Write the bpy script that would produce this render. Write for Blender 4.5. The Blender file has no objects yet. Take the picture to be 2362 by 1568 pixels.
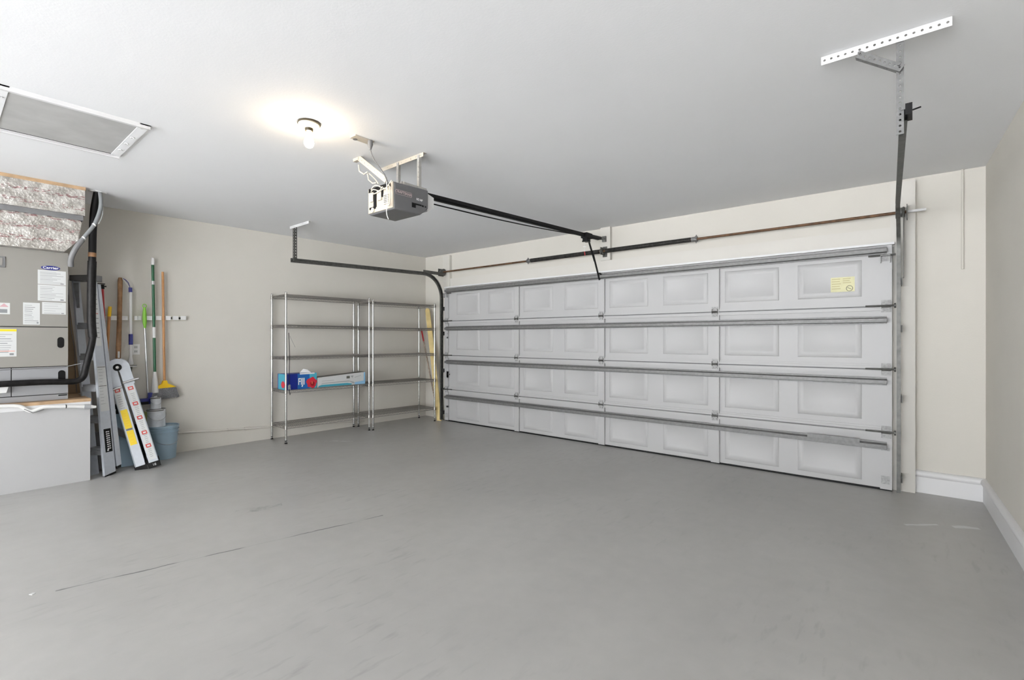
import bpy, math, random
from mathutils import Vector, Matrix
random.seed(7)
PI = math.pi
S = bpy.context.scene
C = S.collection
H = 2.725                                     # ceiling height

# ------------------------------------------------------------------ camera
YAW = math.atan(927.0 / 1115.0)
cam = bpy.data.cameras.new('camera'); cam.sensor_width = 36.0
cam.lens = 1115.0 / 2362.0 * 36.0; cam.shift_y = -3.0 / 2362.0; cam.clip_start = 0.05
co = bpy.data.objects.new('camera', cam); C.objects.link(co)
co.location = (6.49, -5.47, 1.325); co.rotation_euler = (PI / 2, 0, YAW)
S.camera = co

# ------------------------------------------------------------------ world, portal, exposure
BULB_E = 95.0
W = bpy.data.worlds.new('fill_daylight'); S.world = W; W.use_nodes = True
bg = W.node_tree.nodes['Background']; bg.inputs[0].default_value = (0.97, 0.985, 1.005, 1); bg.inputs[1].default_value = 6.0
# sky above the horizon, unseen brighter ground added below to light the ceiling
_n = W.node_tree; _tc = _n.nodes.new('ShaderNodeTexCoord'); _sx = _n.nodes.new('ShaderNodeSeparateXYZ'); _mr = _n.nodes.new('ShaderNodeMapRange')
_n.links.new(_tc.outputs['Generated'], _sx.inputs[0]); _n.links.new(_sx.outputs[2], _mr.inputs[0])
for _i, _v in enumerate((-.06, .06, 27.0, 12.5)): _mr.inputs[_i + 1].default_value = _v
_n.links.new(_mr.outputs[0], bg.inputs[1])
for _n, _loc, _rot, _sx, _sy in (('back_fill_opening_portal', (4.9, -12.14, 1.27), (PI / 2, 0, PI), 4.2, 2.5), ('side_fill_opening_portal', (7.43, -10.8, 1.27), (PI / 2, 0, -PI / 2), 2.0, 2.5), ('left_fill_opening_portal', (-.42, -10.6, 1.27), (PI / 2, 0, PI / 2), 2.4, 2.5)):  # portals at unseen openings added to let in fill light
    pl = bpy.data.lights.new(_n, 'AREA'); pl.shape = 'RECTANGLE'; pl.size = _sx; pl.size_y = _sy
    pl.cycles.is_portal = True
    po = bpy.data.objects.new(_n, pl); C.objects.link(po); po.location = _loc; po.rotation_euler = _rot
S.view_settings.view_transform = 'Standard'; S.view_settings.look = 'None'
S.view_settings.exposure = -0.04; S.view_settings.gamma = 1.0; S.view_settings.use_curve_mapping = False
S.cycles.use_denoising = True
S.cycles.max_bounces = 12; S.cycles.diffuse_bounces = 8; S.cycles.sample_clamp_indirect = 6.0

# ------------------------------------------------------------------ materials
def mat(name, col, rough=0.5, metal=0.0, emit=0.0, noise=0.0, nscale=20.0, bump=0.0, bscale=60.0, spec=0.5, coat=0.0):
    m = bpy.data.materials.new(name); m.use_nodes = True
    nt = m.node_tree; b = nt.nodes['Principled BSDF']
    b.inputs['Base Color'].default_value = (*col, 1); b.inputs['Roughness'].default_value = rough
    b.inputs['Metallic'].default_value = metal; b.inputs['Specular IOR Level'].default_value = spec
    b.inputs['Coat Weight'].default_value = coat
    if emit:
        b.inputs['Emission Color'].default_value = (*col, 1); b.inputs['Emission Strength'].default_value = emit
    tc = nt.nodes.new('ShaderNodeTexCoord')
    if noise:
        n = nt.nodes.new('ShaderNodeTexNoise'); n.inputs['Scale'].default_value = nscale; n.inputs['Detail'].default_value = 5
        r = nt.nodes.new('ShaderNodeMapRange'); r.inputs[1].default_value = .3; r.inputs[2].default_value = .7
        r.inputs[3].default_value = 1 - noise; r.inputs[4].default_value = 1 + noise
        v = nt.nodes.new('ShaderNodeVectorMath'); v.operation = 'SCALE'; v.inputs[0].default_value = col
        nt.links.new(tc.outputs['Object'], n.inputs['Vector']); nt.links.new(n.outputs[0], r.inputs[0])
        nt.links.new(r.outputs[0], v.inputs['Scale']); nt.links.new(v.outputs[0], b.inputs['Base Color'])
    if bump:
        n = nt.nodes.new('ShaderNodeTexNoise'); n.inputs['Scale'].default_value = bscale; n.inputs['Detail'].default_value = 4
        k = nt.nodes.new('ShaderNodeBump'); k.inputs['Strength'].default_value = bump; k.inputs['Distance'].default_value = .01
        nt.links.new(tc.outputs['Object'], n.inputs['Vector']); nt.links.new(n.outputs[0], k.inputs['Height'])
        nt.links.new(k.outputs[0], b.inputs['Normal'])
    return m

M = {}
M['wall'] = mat('cream_wall_paint', (.60, .578, .532), .7, noise=.015, nscale=2.5, bump=.08, bscale=90)
M['ceil'] = mat('white_ceiling_paint', (.885, .895, .915), .8, noise=.01, nscale=1.5, bump=.06, bscale=80)
M['door'] = mat('white_steel_door', (.44, .44, .445), .45, noise=.01, nscale=3)
M['trim'] = mat('white_trim_paint', (.70, .70, .71), .4)
M['board'] = mat('cream_board_paint', (.61, .592, .555), .55, noise=.015, nscale=3)
M['hinge'] = mat('zinc_hinge_plate', (.36, .36, .36), .7, .1, noise=.2, nscale=60)
M['galv'] = mat('galvanised_steel', (.17, .17, .17), .5, .4, noise=.15, nscale=40)
M['galvl'] = mat('bright_galvanised_strap', (.48, .47, .45), .4, .5)
M['galvd'] = mat('dull_galvanised_steel', (.10, .10, .095), .45, .5, noise=.25, nscale=25)
M['chrome'] = mat('chrome_wire', (.50, .50, .49), .16, 1.0)
M['wire'] = mat('dusty_chrome_wire', (.36, .35, .33), .35, .9)
M['black'] = mat('black_plastic', (.006, .006, .0065), .5, spec=.2)
M['rubber'] = mat('black_foam_insulation', (.010, .0095, .0095), .42, noise=.4, nscale=30, bump=.3, bscale=25, spec=.18)
M['spring'] = mat('oiled_spring_steel', (.055, .054, .052), .4, .7, noise=.4, nscale=30)
M['rust'] = mat('rusty_steel', (.12, .062, .03), .55, .3, noise=.5, nscale=18)
M['pipewhite'] = mat('white_pvc', (.80, .80, .79), .35)
M['unit'] = mat('grey_enamel_cabinet', (.27, .258, .24), .42, .1, noise=.02, nscale=4)
M['unitlow'] = mat('pale_grey_sheet_metal', (.32, .325, .34), .42, .2, noise=.03, nscale=6)
M['dark'] = mat('dark_gap', (.01, .01, .01), .8)
M['paper'] = mat('white_paper_label', (.60, .61, .61), .6)
M['ink'] = mat('grey_print', (.22, .23, .24), .7)
M['ink2'] = mat('light_grey_print', (.36, .37, .38), .7)
M['blue'] = mat('navy_blue', (.02, .025, .19), .35)
M['white'] = mat('white_plastic', (.82, .82, .82), .4)
M['cream'] = mat('cream_plastic', (.60, .57, .49), .4)
M['ply'] = mat('plywood', (.40, .27, .16), .65, noise=.25, nscale=9, bump=.1)
M['board_tan'] = mat('tan_hardboard', (.27, .195, .115), .6, noise=.12, nscale=5)
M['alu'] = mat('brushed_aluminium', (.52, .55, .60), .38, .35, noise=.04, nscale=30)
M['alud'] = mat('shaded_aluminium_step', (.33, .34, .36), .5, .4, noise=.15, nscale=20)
M['grey'] = mat('grey_plastic', (.16, .16, .165), .5, noise=.1, nscale=10)
M['woodh'] = mat('weathered_wood_handle', (.24, .125, .055), .55, noise=.35, nscale=14)
M['woodb'] = mat('varnished_broom_handle', (.47, .23, .085), .4, noise=.12, nscale=20)
M['woody'] = mat('yellow_pine', (.62, .48, .20), .5, noise=.22, nscale=5)
M['red'] = mat('red_enamel', (.38, .015, .02), .4)
M['green'] = mat('dark_green_enamel', (.012, .11, .045), .35)
M['lime'] = mat('lime_green_plastic', (.22, .52, .05), .4)
M['yellow'] = mat('yellow_plastic', (.80, .50, .01), .4)
M['yellowp'] = mat('yellow_sticker', (.80, .58, .02), .5)
M['bristle'] = mat('grey_bristles', (.17, .17, .18), .8, noise=.5, nscale=120)
M['bucket'] = mat('blue_grey_bucket_plastic', (.27, .37, .45), .42)
M['can'] = mat('paint_can_label', (.68, .71, .75), .4, .1, noise=.12, nscale=18)
M['canmetal'] = mat('tin_rim', (.50, .51, .53), .3, .8)
M['olive'] = mat('olive_green_plastic', (.20, .22, .06), .4)
M['housing'] = mat('grey_opener_housing', (.125, .125, .13), .42, noise=.03)
M['lens'] = mat('frosted_light_lens', (.72, .72, .72), .35)
M['beige'] = mat('almond_painted_steel', (.50, .45, .38), .45)
M['hatch'] = mat('grey_stained_hatch_board', (.46, .46, .455), .7, noise=.10, nscale=5)
M['teal'] = mat('teal_print', (.05, .33, .44), .45)
M['boxblue'] = mat('royal_blue_print', (.0, .014, .23), .4)
M['midblue'] = mat('sea_blue_print', (.005, .10, .36), .4)
M['skyblue'] = mat('sky_blue_print', (.27, .50, .72), .4)
M['flower'] = mat('red_flower_print', (.55, .015, .035), .45)
M['flowerd'] = mat('deep_red_print', (.25, .0, .005), .5)
M['pink'] = mat('salmon_print', (.75, .18, .10), .5)
M['labely'] = mat('yellowed_paper_label', (.66, .64, .40), .6, noise=.06, nscale=14)
M['labelink'] = mat('faded_brown_print', (.50, .46, .26), .7)
M['inkd'] = mat('dark_print', (.13, .13, .11), .7)
M['redlabel'] = mat('red_warning_print', (.5, .06, .05), .5)
M['pinklabel'] = mat('pink_warning_print', (.55, .33, .36), .6)
M['stick'] = mat('paint_spattered_stick', (.34, .27, .22), .7, noise=.5, nscale=45)
M['pale'] = mat('translucent_white_bag', (.8, .8, .8), .4)
M['redtext'] = mat('faded_red_print', (.45, .36, .36), .5)
M['concrete'] = mat('outside_concrete', (.5, .5, .48), .9)
M['bulb'] = mat('glowing_bulb', (1.0, .80, .52), .4, emit=BULB_E)
M['socket'] = mat('dark_brass_socket', (.035, .028, .015), .5, .3)
M['steelpole'] = mat('steel_pole', (.65, .66, .68), .25, .9)

def foil_material():
    m = bpy.data.materials.new('crinkled_foil_insulation'); m.use_nodes = True
    nt = m.node_tree; b = nt.nodes['Principled BSDF']; L = nt.links.new
    b.inputs['Metallic'].default_value = .75; b.inputs['Roughness'].default_value = .36
    tc = nt.nodes.new('ShaderNodeTexCoord')
    n = nt.nodes.new('ShaderNodeTexNoise'); n.inputs['Scale'].default_value = 60; n.inputs['Detail'].default_value = 6; n.inputs['Distortion'].default_value = 1.0
    v = nt.nodes.new('ShaderNodeTexVoronoi'); v.inputs['Scale'].default_value = 45
    ad = nt.nodes.new('ShaderNodeMath'); ad.operation = 'ADD'
    k = nt.nodes.new('ShaderNodeBump'); k.inputs['Strength'].default_value = .6; k.inputs['Distance'].default_value = .006
    L(tc.outputs['Object'], n.inputs['Vector']); L(tc.outputs['Object'], v.inputs['Vector'])
    L(n.outputs[0], ad.inputs[0]); L(v.outputs['Distance'], ad.inputs[1]); L(ad.outputs[0], k.inputs['Height']); L(k.outputs[0], b.inputs['Normal'])
    # printed reddish bands running along the duct
    mp = nt.nodes.new('ShaderNodeMapping'); mp.inputs['Scale'].default_value = (1, 22, 70)
    t = nt.nodes.new('ShaderNodeTexNoise'); t.inputs['Scale'].default_value = 1.5; t.inputs['Detail'].default_value = 2
    L(tc.outputs['Object'], mp.inputs[0]); L(mp.outputs[0], t.inputs['Vector'])
    sx = nt.nodes.new('ShaderNodeSeparateXYZ'); L(tc.outputs['Object'], sx.inputs[0])
    w = nt.nodes.new('ShaderNodeMath'); w.operation = 'MULTIPLY'; w.inputs[1].default_value = 2 * PI / .105; L(sx.outputs[2], w.inputs[0])
    c = nt.nodes.new('ShaderNodeMath'); c.operation = 'COSINE'; L(w.outputs[0], c.inputs[0])
    g = nt.nodes.new('ShaderNodeMath'); g.operation = 'GREATER_THAN'; g.inputs[1].default_value = .45; L(c.outputs[0], g.inputs[0])
    g2 = nt.nodes.new('ShaderNodeMath'); g2.operation = 'GREATER_THAN'; g2.inputs[1].default_value = .54; L(t.outputs[0], g2.inputs[0])
    mu = nt.nodes.new('ShaderNodeMath'); mu.operation = 'MULTIPLY'; L(g.outputs[0], mu.inputs[0]); L(g2.outputs[0], mu.inputs[1])
    mix = nt.nodes.new('ShaderNodeMix'); mix.data_type = 'RGBA'
    tn = nt.nodes.new('ShaderNodeTexNoise'); tn.inputs['Scale'].default_value = 14; tn.inputs['Detail'].default_value = 7; L(tc.outputs['Object'], tn.inputs['Vector'])  # tone noise paints crinkle highlights into the foil colour
    cr = nt.nodes.new('ShaderNodeValToRGB'); cr.color_ramp.elements[0].position = .38; cr.color_ramp.elements[0].color = (.40, .38, .355, 1)
    cr.color_ramp.elements[1].position = .66; cr.color_ramp.elements[1].color = (.78, .765, .74, 1); L(tn.outputs[0], cr.inputs[0]); L(cr.outputs[0], mix.inputs['A'])
    mix.inputs['A'].default_value = (.52, .49, .45, 1); mix.inputs['B'].default_value = (.34, .22, .22, 1)
    L(mu.outputs[0], mix.inputs['Factor']); L(mix.outputs['Result'], b.inputs['Base Color'])
    return m
M['foil'] = foil_material()

def floor_material():
    m = bpy.data.materials.new('grey_painted_concrete_floor'); m.use_nodes = True
    nt = m.node_tree; b = nt.nodes['Principled BSDF']; L = nt.links.new
    def N(t, **kw):
        n = nt.nodes.new(t)
        for k_, v_ in kw.items(): setattr(n, k_, v_)
        return n
    def math_(op, a, b_=None, c=None):
        n = N('ShaderNodeMath', operation=op)
        for i, x in enumerate((a, b_, c)):
            if x is None: continue
            if isinstance(x, (int, float)): n.inputs[i].default_value = x
            else: L(x, n.inputs[i])
        return n.outputs[0]
    geo = N('ShaderNodeNewGeometry'); pos = geo.outputs['Position']
    sx = N('ShaderNodeSeparateXYZ'); L(pos, sx.inputs[0]); X, Y = sx.outputs[0], sx.outputs[1]
    def noise(scale, detail=4, sc=(1, 1, 1)):
        mp = N('ShaderNodeMapping'); mp.inputs['Scale'].default_value = sc; L(pos, mp.inputs[0])
        n = N('ShaderNodeTexNoise'); n.inputs['Scale'].default_value = scale; n.inputs['Detail'].default_value = detail
        L(mp.outputs[0], n.inputs['Vector']); return n.outputs[0]
    def rng(x, a, b_, c, d):
        n = N('ShaderNodeMapRange'); L(x, n.inputs[0])
        for i, v in enumerate((a, b_, c, d)): n.inputs[i + 1].default_value = v
        return n.outputs[0]
    base = math_('MULTIPLY', rng(noise(.9, 5, (1, .6, 1)), .3, .7, .91, 1.08), rng(noise(9), .3, .7, .97, 1.03))
    # dark scuffs, only here and there
    sc = math_('MULTIPLY', rng(noise(9, 6, (2.6, .6, 1)), .56, .76, 0, 1), rng(noise(.8, 2), .45, .66, 0, .22))
    # the long crack from (3.05,-4.98) to (3.42,-3.38)
    def seg(x0, y0, x1, y1, w, wob=.01):
        l = math.hypot(x1 - x0, y1 - y0); ux, uy = (x1 - x0) / l, (y1 - y0) / l
        dx = math_('SUBTRACT', X, x0); dy = math_('SUBTRACT', Y, y0)
        t = math_('ADD', math_('MULTIPLY', dx, ux), math_('MULTIPLY', dy, uy))
        d = math_('ADD', math_('MULTIPLY', dx, -uy), math_('MULTIPLY', dy, ux))
        d = math_('ADD', d, math_('MULTIPLY', math_('SUBTRACT', noise(6, 3), .5), wob * 4))
        inn = math_('MULTIPLY', math_('GREATER_THAN', t, 0.0), math_('LESS_THAN', t, l))
        return math_('MULTIPLY', inn, rng(math_('ABSOLUTE', d), w * .4, w, 1, 0))
    crack = math_('MULTIPLY', seg(3.02, -5.05, 3.43, -3.3, .008, .008), rng(noise(5, 2), .42, .55, .1, .75))
    white = math_('MULTIPLY', seg(6.44, -1.03, 6.62, -.88, .022, .02), .7)
    white2 = math_('MULTIPLY', seg(6.70, -.86, 6.84, -.79, .03, .02), .7)
    white3 = math_('MULTIPLY', seg(.62, -2.2, .95, -1.95, .03, .03), math_('MULTIPLY', rng(noise(12, 3), .45, .6, 0, 1), .6))
    dark = math_('MULTIPLY', seg(2.50, -3.98, 2.62, -3.68, .05, .05), math_('MULTIPLY', rng(noise(10, 4), .42, .6, 0, 1), .35))
    lo = math_('SUBTRACT', 1, math_('ADD', math_('ADD', sc, crack), dark))
    hi = math_('ADD', math_('ADD', white, white2), white3)
    v = N('ShaderNodeVectorMath', operation='SCALE'); v.inputs[0].default_value = (.385, .38, .37)
    L(math_('MULTIPLY', base, lo), v.inputs['Scale'])
    mix = N('ShaderNodeMix', data_type='RGBA'); L(hi, mix.inputs['Factor']); L(v.outputs[0], mix.inputs['A'])
    mix.inputs['B'].default_value = (.62, .63, .63, 1)
    L(mix.outputs['Result'], b.inputs['Base Color'])
    b.inputs['Roughness'].default_value = .36
    k = N('ShaderNodeBump'); k.inputs['Strength'].default_value = .12; k.inputs['Distance'].default_value = .004
    L(noise(14, 5), k.inputs['Height']); L(k.outputs[0], b.inputs['Normal'])
    return m
M['floor'] = floor_material()

# ------------------------------------------------------------------ mesh helper
V = Vector
class MB:
    def __init__(s): s.v = []; s.f = []; s.m = []; s.s = []
    def add(s, vs, fs, m=0, smooth=False):
        o = len(s.v); s.v += [V(p) for p in vs]
        for f in fs: s.f.append([i + o for i in f]); s.m.append(m); s.s.append(smooth)
        return s
    def box(s, x0, x1, y0, y1, z0, z1, m=0):
        vs = [(x, y, z) for z in (z0, z1) for y in (y0, y1) for x in (x0, x1)]
        return s.add(vs, [(0, 2, 3, 1), (4, 5, 7, 6), (0, 1, 5, 4), (2, 6, 7, 3), (0, 4, 6, 2), (1, 3, 7, 5)], m)
    def obox(s, c, ax, m=0):                       # centre and three half-axes
        c = V(c); a, b, d = map(V, ax)
        vs = [c + a * i + b * j + d * k for k in (-1, 1) for j in (-1, 1) for i in (-1, 1)]
        return s.add(vs, [(0, 2, 3, 1), (4, 5, 7, 6), (0, 1, 5, 4), (2, 6, 7, 3), (0, 4, 6, 2), (1, 3, 7, 5)], m)
    def bar(s, p, q, w, h, side=(0, 0, 1), m=0):
        p, q = V(p), V(q); t = (q - p).normalized(); u = V(side); u = (u - t * u.dot(t)).normalized(); r = t.cross(u)
        return s.obox((p + q) / 2, ((q - p) / 2, u * w / 2, r * h / 2), m)
    def prism(s, poly, d, m=0):                    # 3D polygon pushed along d
        d = V(d); n = len(poly); a = [V(p) for p in poly]
        fs = [tuple(range(n)), tuple(range(2 * n - 1, n - 1, -1))] + [(i, i + n, (i + 1) % n + n, (i + 1) % n) for i in range(n)]
        return s.add(a + [p + d for p in a], fs, m)
    def tube(s, pts, r, n=10, m=0, cap=True):
        pts = [V(p) for p in pts]; rs = r if isinstance(r, (list, tuple)) else [r] * len(pts)
        vs = []; u = None
        for i, p in enumerate(pts):
            t = (pts[min(i + 1, len(pts) - 1)] - pts[max(i - 1, 0)]).normalized()
            if u is None:
                u = t.cross(V((0, 0, 1)));
                if u.length < .05: u = t.cross(V((1, 0, 0)))
            u = (u - t * u.dot(t)).normalized(); w = t.cross(u)
            vs += [p + (u * math.cos(2 * PI * k / n) + w * math.sin(2 * PI * k / n)) * rs[i] for k in range(n)]
        fs = [(i * n + k, i * n + (k + 1) % n, (i + 1) * n + (k + 1) % n, (i + 1) * n + k) for i in range(len(pts) - 1) for k in range(n)]
        s.add(vs, fs, m, True)
        if cap:
            e = (len(pts) - 1) * n
            s.add(vs, [tuple(range(n))[::-1], tuple(range(e, e + n))], m)
        return s
    def lathe(s, prof, c, n=24, m=0, axis=(0, 0, 1)):
        c = V(c); a = V(axis).normalized(); u = a.cross(V((1, 0, 0)));
        if u.length < .1: u = a.cross(V((0, 1, 0)))
        u.normalize(); w = a.cross(u)
        vs = [c + a * z + (u * math.cos(2 * PI * k / n) + w * math.sin(2 * PI * k / n)) * max(r, 1e-5) for r, z in prof for k in range(n)]
        fs = [(i * n + k, i * n + (k + 1) % n, (i + 1) * n + (k + 1) % n, (i + 1) * n + k) for i in range(len(prof) - 1) for k in range(n)]
        return s.add(vs, fs, m, True)
    def sweep(s, pts, prof, side, m=0):            # constant side vector; profile (side, up)
        pts = [V(p) for p in pts]; side = V(side).normalized(); n = len(prof); vs = []
        for i, p in enumerate(pts):
            t = (pts[min(i + 1, len(pts) - 1)] - pts[max(i - 1, 0)]).normalized(); up = side.cross(t).normalized()
            vs += [p + side * a + up * b for a, b in prof]
        fs = [(i * n + k, i * n + (k + 1) % n, (i + 1) * n + (k + 1) % n, (i + 1) * n + k) for i in range(len(pts) - 1) for k in range(n)]
        return s.add(vs, fs, m)
    def strip(s, p, t, w, n, L, W_, th=.003, hole=.32, m=0):   # perforated flat strip from p along t, width along w, n holes
        p, t, w = V(p), V(t).normalized(), V(w).normalized(); nrm = t.cross(w).normalized() * th; c = L / n
        out = [(-.5, -.5), (0, -.5), (.5, -.5), (.5, 0), (.5, .5), (0, .5), (-.5, .5), (-.5, 0)]
        rr = min(c, W_) * hole * .62
        for i in range(n):
            o = p + t * (c * (i + .5)) + w * (W_ / 2)
            A = [o + t * (a * c) + w * (b * W_) for a, b in out]
            B = [o + (t * math.cos(PI * (1.25 + k / 4)) + w * math.sin(PI * (1.25 + k / 4))) * rr for k in range(8)]
            vs = A + B + [q + nrm for q in A] + [q + nrm for q in B]
            fs = []
            for k in range(8):
                j = (k + 1) % 8
                fs += [(k, j, 8 + j, 8 + k), (16 + j, 16 + k, 24 + k, 24 + j), (8 + k, 8 + j, 24 + j, 24 + k), (j, k, 16 + k, 16 + j)]
            s.add(vs, fs, m)
        return s
    def build(s, name, mats, parent=None, local=False, props=None):
        if not isinstance(mats, (list, tuple)): mats = [mats]
        me = bpy.data.meshes.new(name)
        if parent is not None:
            if local: org = V((0, 0, 0))
            else:
                r = parent
                org = V(r['_org']) if '_org' in r.keys() else V(r.location)
        else:
            lo = [min(v[i] for v in s.v) for i in range(3)]; hi = [max(v[i] for v in s.v) for i in range(3)]
            org = V(((lo[0] + hi[0]) / 2, (lo[1] + hi[1]) / 2, lo[2]))
        me.from_pydata([tuple(v - org) for v in s.v], [], s.f)
        for mm in mats: me.materials.append(M[mm])
        for i, p in enumerate(me.polygons): p.material_index = s.m[i]; p.use_smooth = s.s[i]
        import bmesh as _b
        bm = _b.new(); bm.from_mesh(me); _b.ops.recalc_face_normals(bm, faces=bm.faces); bm.to_mesh(me); bm.free()
        me.set_sharp_from_angle(angle=math.radians(40))
        o = bpy.data.objects.new(name, me); C.objects.link(o)
        if parent is None: o.location = org
        else:
            o.parent = parent
        ORG[o.name] = org
        return o
ORG = {}
_build = MB.build
def build(s, name, mats, parent=None, local=False):
    if parent is not None and not local:
        org = ORG[parent.name]
        o = None
        me_owner = bpy.data.objects.new('tmp', None); me_owner['_org'] = org[:]
        o = _build(s, name, mats, me_owner); o.parent = parent
        bpy.data.objects.remove(me_owner); ORG[o.name] = org
        return o
    return _build(s, name, mats, parent, local)
MB.build = build

def tag(o, label=None, cat=None, group=None, kind=None):
    if label: o['label'] = label
    if cat: o['category'] = cat
    if group: o['group'] = group
    if kind: o['kind'] = kind
    return o
def thing(name, loc, label, cat, group=None, rz=0, kind=None):
    o = bpy.data.objects.new(name, None); C.objects.link(o); o.location = loc; o.rotation_euler = (0, 0, rz)
    o.empty_display_size = .05; ORG[o.name] = V(loc) if rz == 0 else V((0, 0, 0))
    return tag(o, label, cat, group, kind)
def struct(o): o['kind'] = 'structure'; return o
def text(body, size, pos, ex, ey, m, name, parent, depth=.0008, sx=1.0, local=False, bold=0.0):
    cu = bpy.data.curves.new(name, 'FONT'); cu.body = body; cu.size = size; cu.align_x = 'CENTER'; cu.align_y = 'CENTER'; cu.extrude = depth; cu.offset = bold
    t = bpy.data.objects.new('t', cu); C.objects.link(t); dg = bpy.context.evaluated_depsgraph_get(); dg.update()
    me = bpy.data.meshes.new_from_object(t.evaluated_get(dg)); bpy.data.objects.remove(t); bpy.data.curves.remove(cu)
    ex, ey = V(ex).normalized(), V(ey).normalized(); ez = ex.cross(ey); org = V((0, 0, 0)) if local else ORG[parent.name]
    for v in me.vertices: v.co = V(pos) + ex * v.co.x * sx + ey * v.co.y + ez * v.co.z - org
    me.materials.clear(); me.materials.append(M[m])
    o = bpy.data.objects.new(name, me); C.objects.link(o); o.parent = parent; ORG[o.name] = org
    return o

# ------------------------------------------------------------------ the room
def lw(y): return .0 - .026 * abs(y)               # inner face of the left wall
def rw(y): return 6.938 + .035 * abs(y)            # inner face of the right wall
YB = -12.0  # room stretched back out of view to even out the light
struct(MB().box(-.6, 7.6, YB - .2, .25, -.12, 0).build('floor', 'floor'))
struct(MB().box(-.6, 7.6, YB - .2, .25, H, H + .1).build('ceiling', 'ceil'))
def lwseg(mb, ya, yb, za, zb): return mb.prism([(lw(ya), ya, za), (lw(yb), yb, za), (lw(yb) - .15, yb, za), (lw(ya) - .15, ya, za)], (0, 0, zb - za))
_m = MB(); lwseg(_m, 0, -9.4, 0, H); lwseg(_m, -11.8, YB, 0, H); lwseg(_m, -9.4, -11.8, 2.5, H)  # unseen opening added near the back, lights the right wall
struct(_m.build('wall_left', 'wall'))
def rwseg(mb, ya, yb, za, zb): return mb.prism([(rw(ya), ya, za), (rw(yb), yb, za), (rw(yb) + .15, yb, za), (rw(ya) + .15, ya, za)], (0, 0, zb - za))
_m = MB(); rwseg(_m, 0, -9.8, 0, H); rwseg(_m, -11.8, YB, 0, H); rwseg(_m, -9.8, -11.8, 2.5, H)  # unseen opening added behind the camera, lights the left wall
struct(_m.build('wall_right', 'wall'))
struct(MB().box(-.2, .68, 0, .14, 0, H).box(6.32, 7.2, 0, .14, 0, H).box(.68, 6.32, 0, .14, 2.12, H).build('wall_front', 'wall'))
struct(MB().box(-.6, 2.8, YB - .14, YB, 0, H).box(7.0, 7.6, YB - .14, YB, 0, H).box(2.8, 7.0, YB - .14, YB, 2.5, H).build('wall_back', 'wall'))  # wide unseen opening added as a fill light source
# boards around the door opening
struct(MB().box(6.33, 6.50, -.070, 0, 0, 2.69).build('trim_1', 'board'))
struct(MB().box(.50, .66, -.052, 0, 0, 2.69).build('trim_2', 'board'))
struct(MB().box(.66, 6.33, -.04, 0, 2.13, 2.31).build('trim_3', 'board'))
struct(MB().box(3.44, 3.575, -.05, 0, 2.311, H).build('trim_4', 'board'))
struct(MB().box(.62, 6.36, -.135, -.052, 2.145, 2.165).build('trim_5', 'trim'))
struct(MB().box(.66, 6.33, .03, .05, 0, 2.13).build('dark_backing', 'dark'))  # dark sheet closing the opening behind the door
# baseboards with a rounded cap
def baseboard(name, p, q, inn):
    p, q, inn = V(p), V(q), V(inn).normalized()
    prof = [(0, 0), (.018, 0), (.018, .135), (.024, .14), (.032, .15), (.034, .162), (.030, .175), (.02, .186), (.006, .19), (0, .19)]
    mb = MB(); n = len(prof)
    vs = [e + inn * a + V((0, 0, b)) for e in (p, q) for a, b in prof]
    mb.add(vs, [(k, (k + 1) % n, (k + 1) % n + n, k + n) for k in range(n)] + [tuple(range(n)), tuple(range(n, 2 * n))])
    return struct(mb.build(name, 'trim'))
baseboard('baseboard_front', (6.50, 0, 0), (rw(0) - .001, 0, 0), (0, -1, 0))
baseboard('baseboard_right', (rw(.0), 0, 0), (rw(-6.3), -6.3, 0), (-1, -.035, 0))
tag(MB().tube([(6.80, -.010, 1.90), (6.80, -.010, H)], .009).build('wall_conduit', 'wall'), 'thin cream-painted conduit running down from the ceiling beside the right-hand corner', 'conduit')

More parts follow.
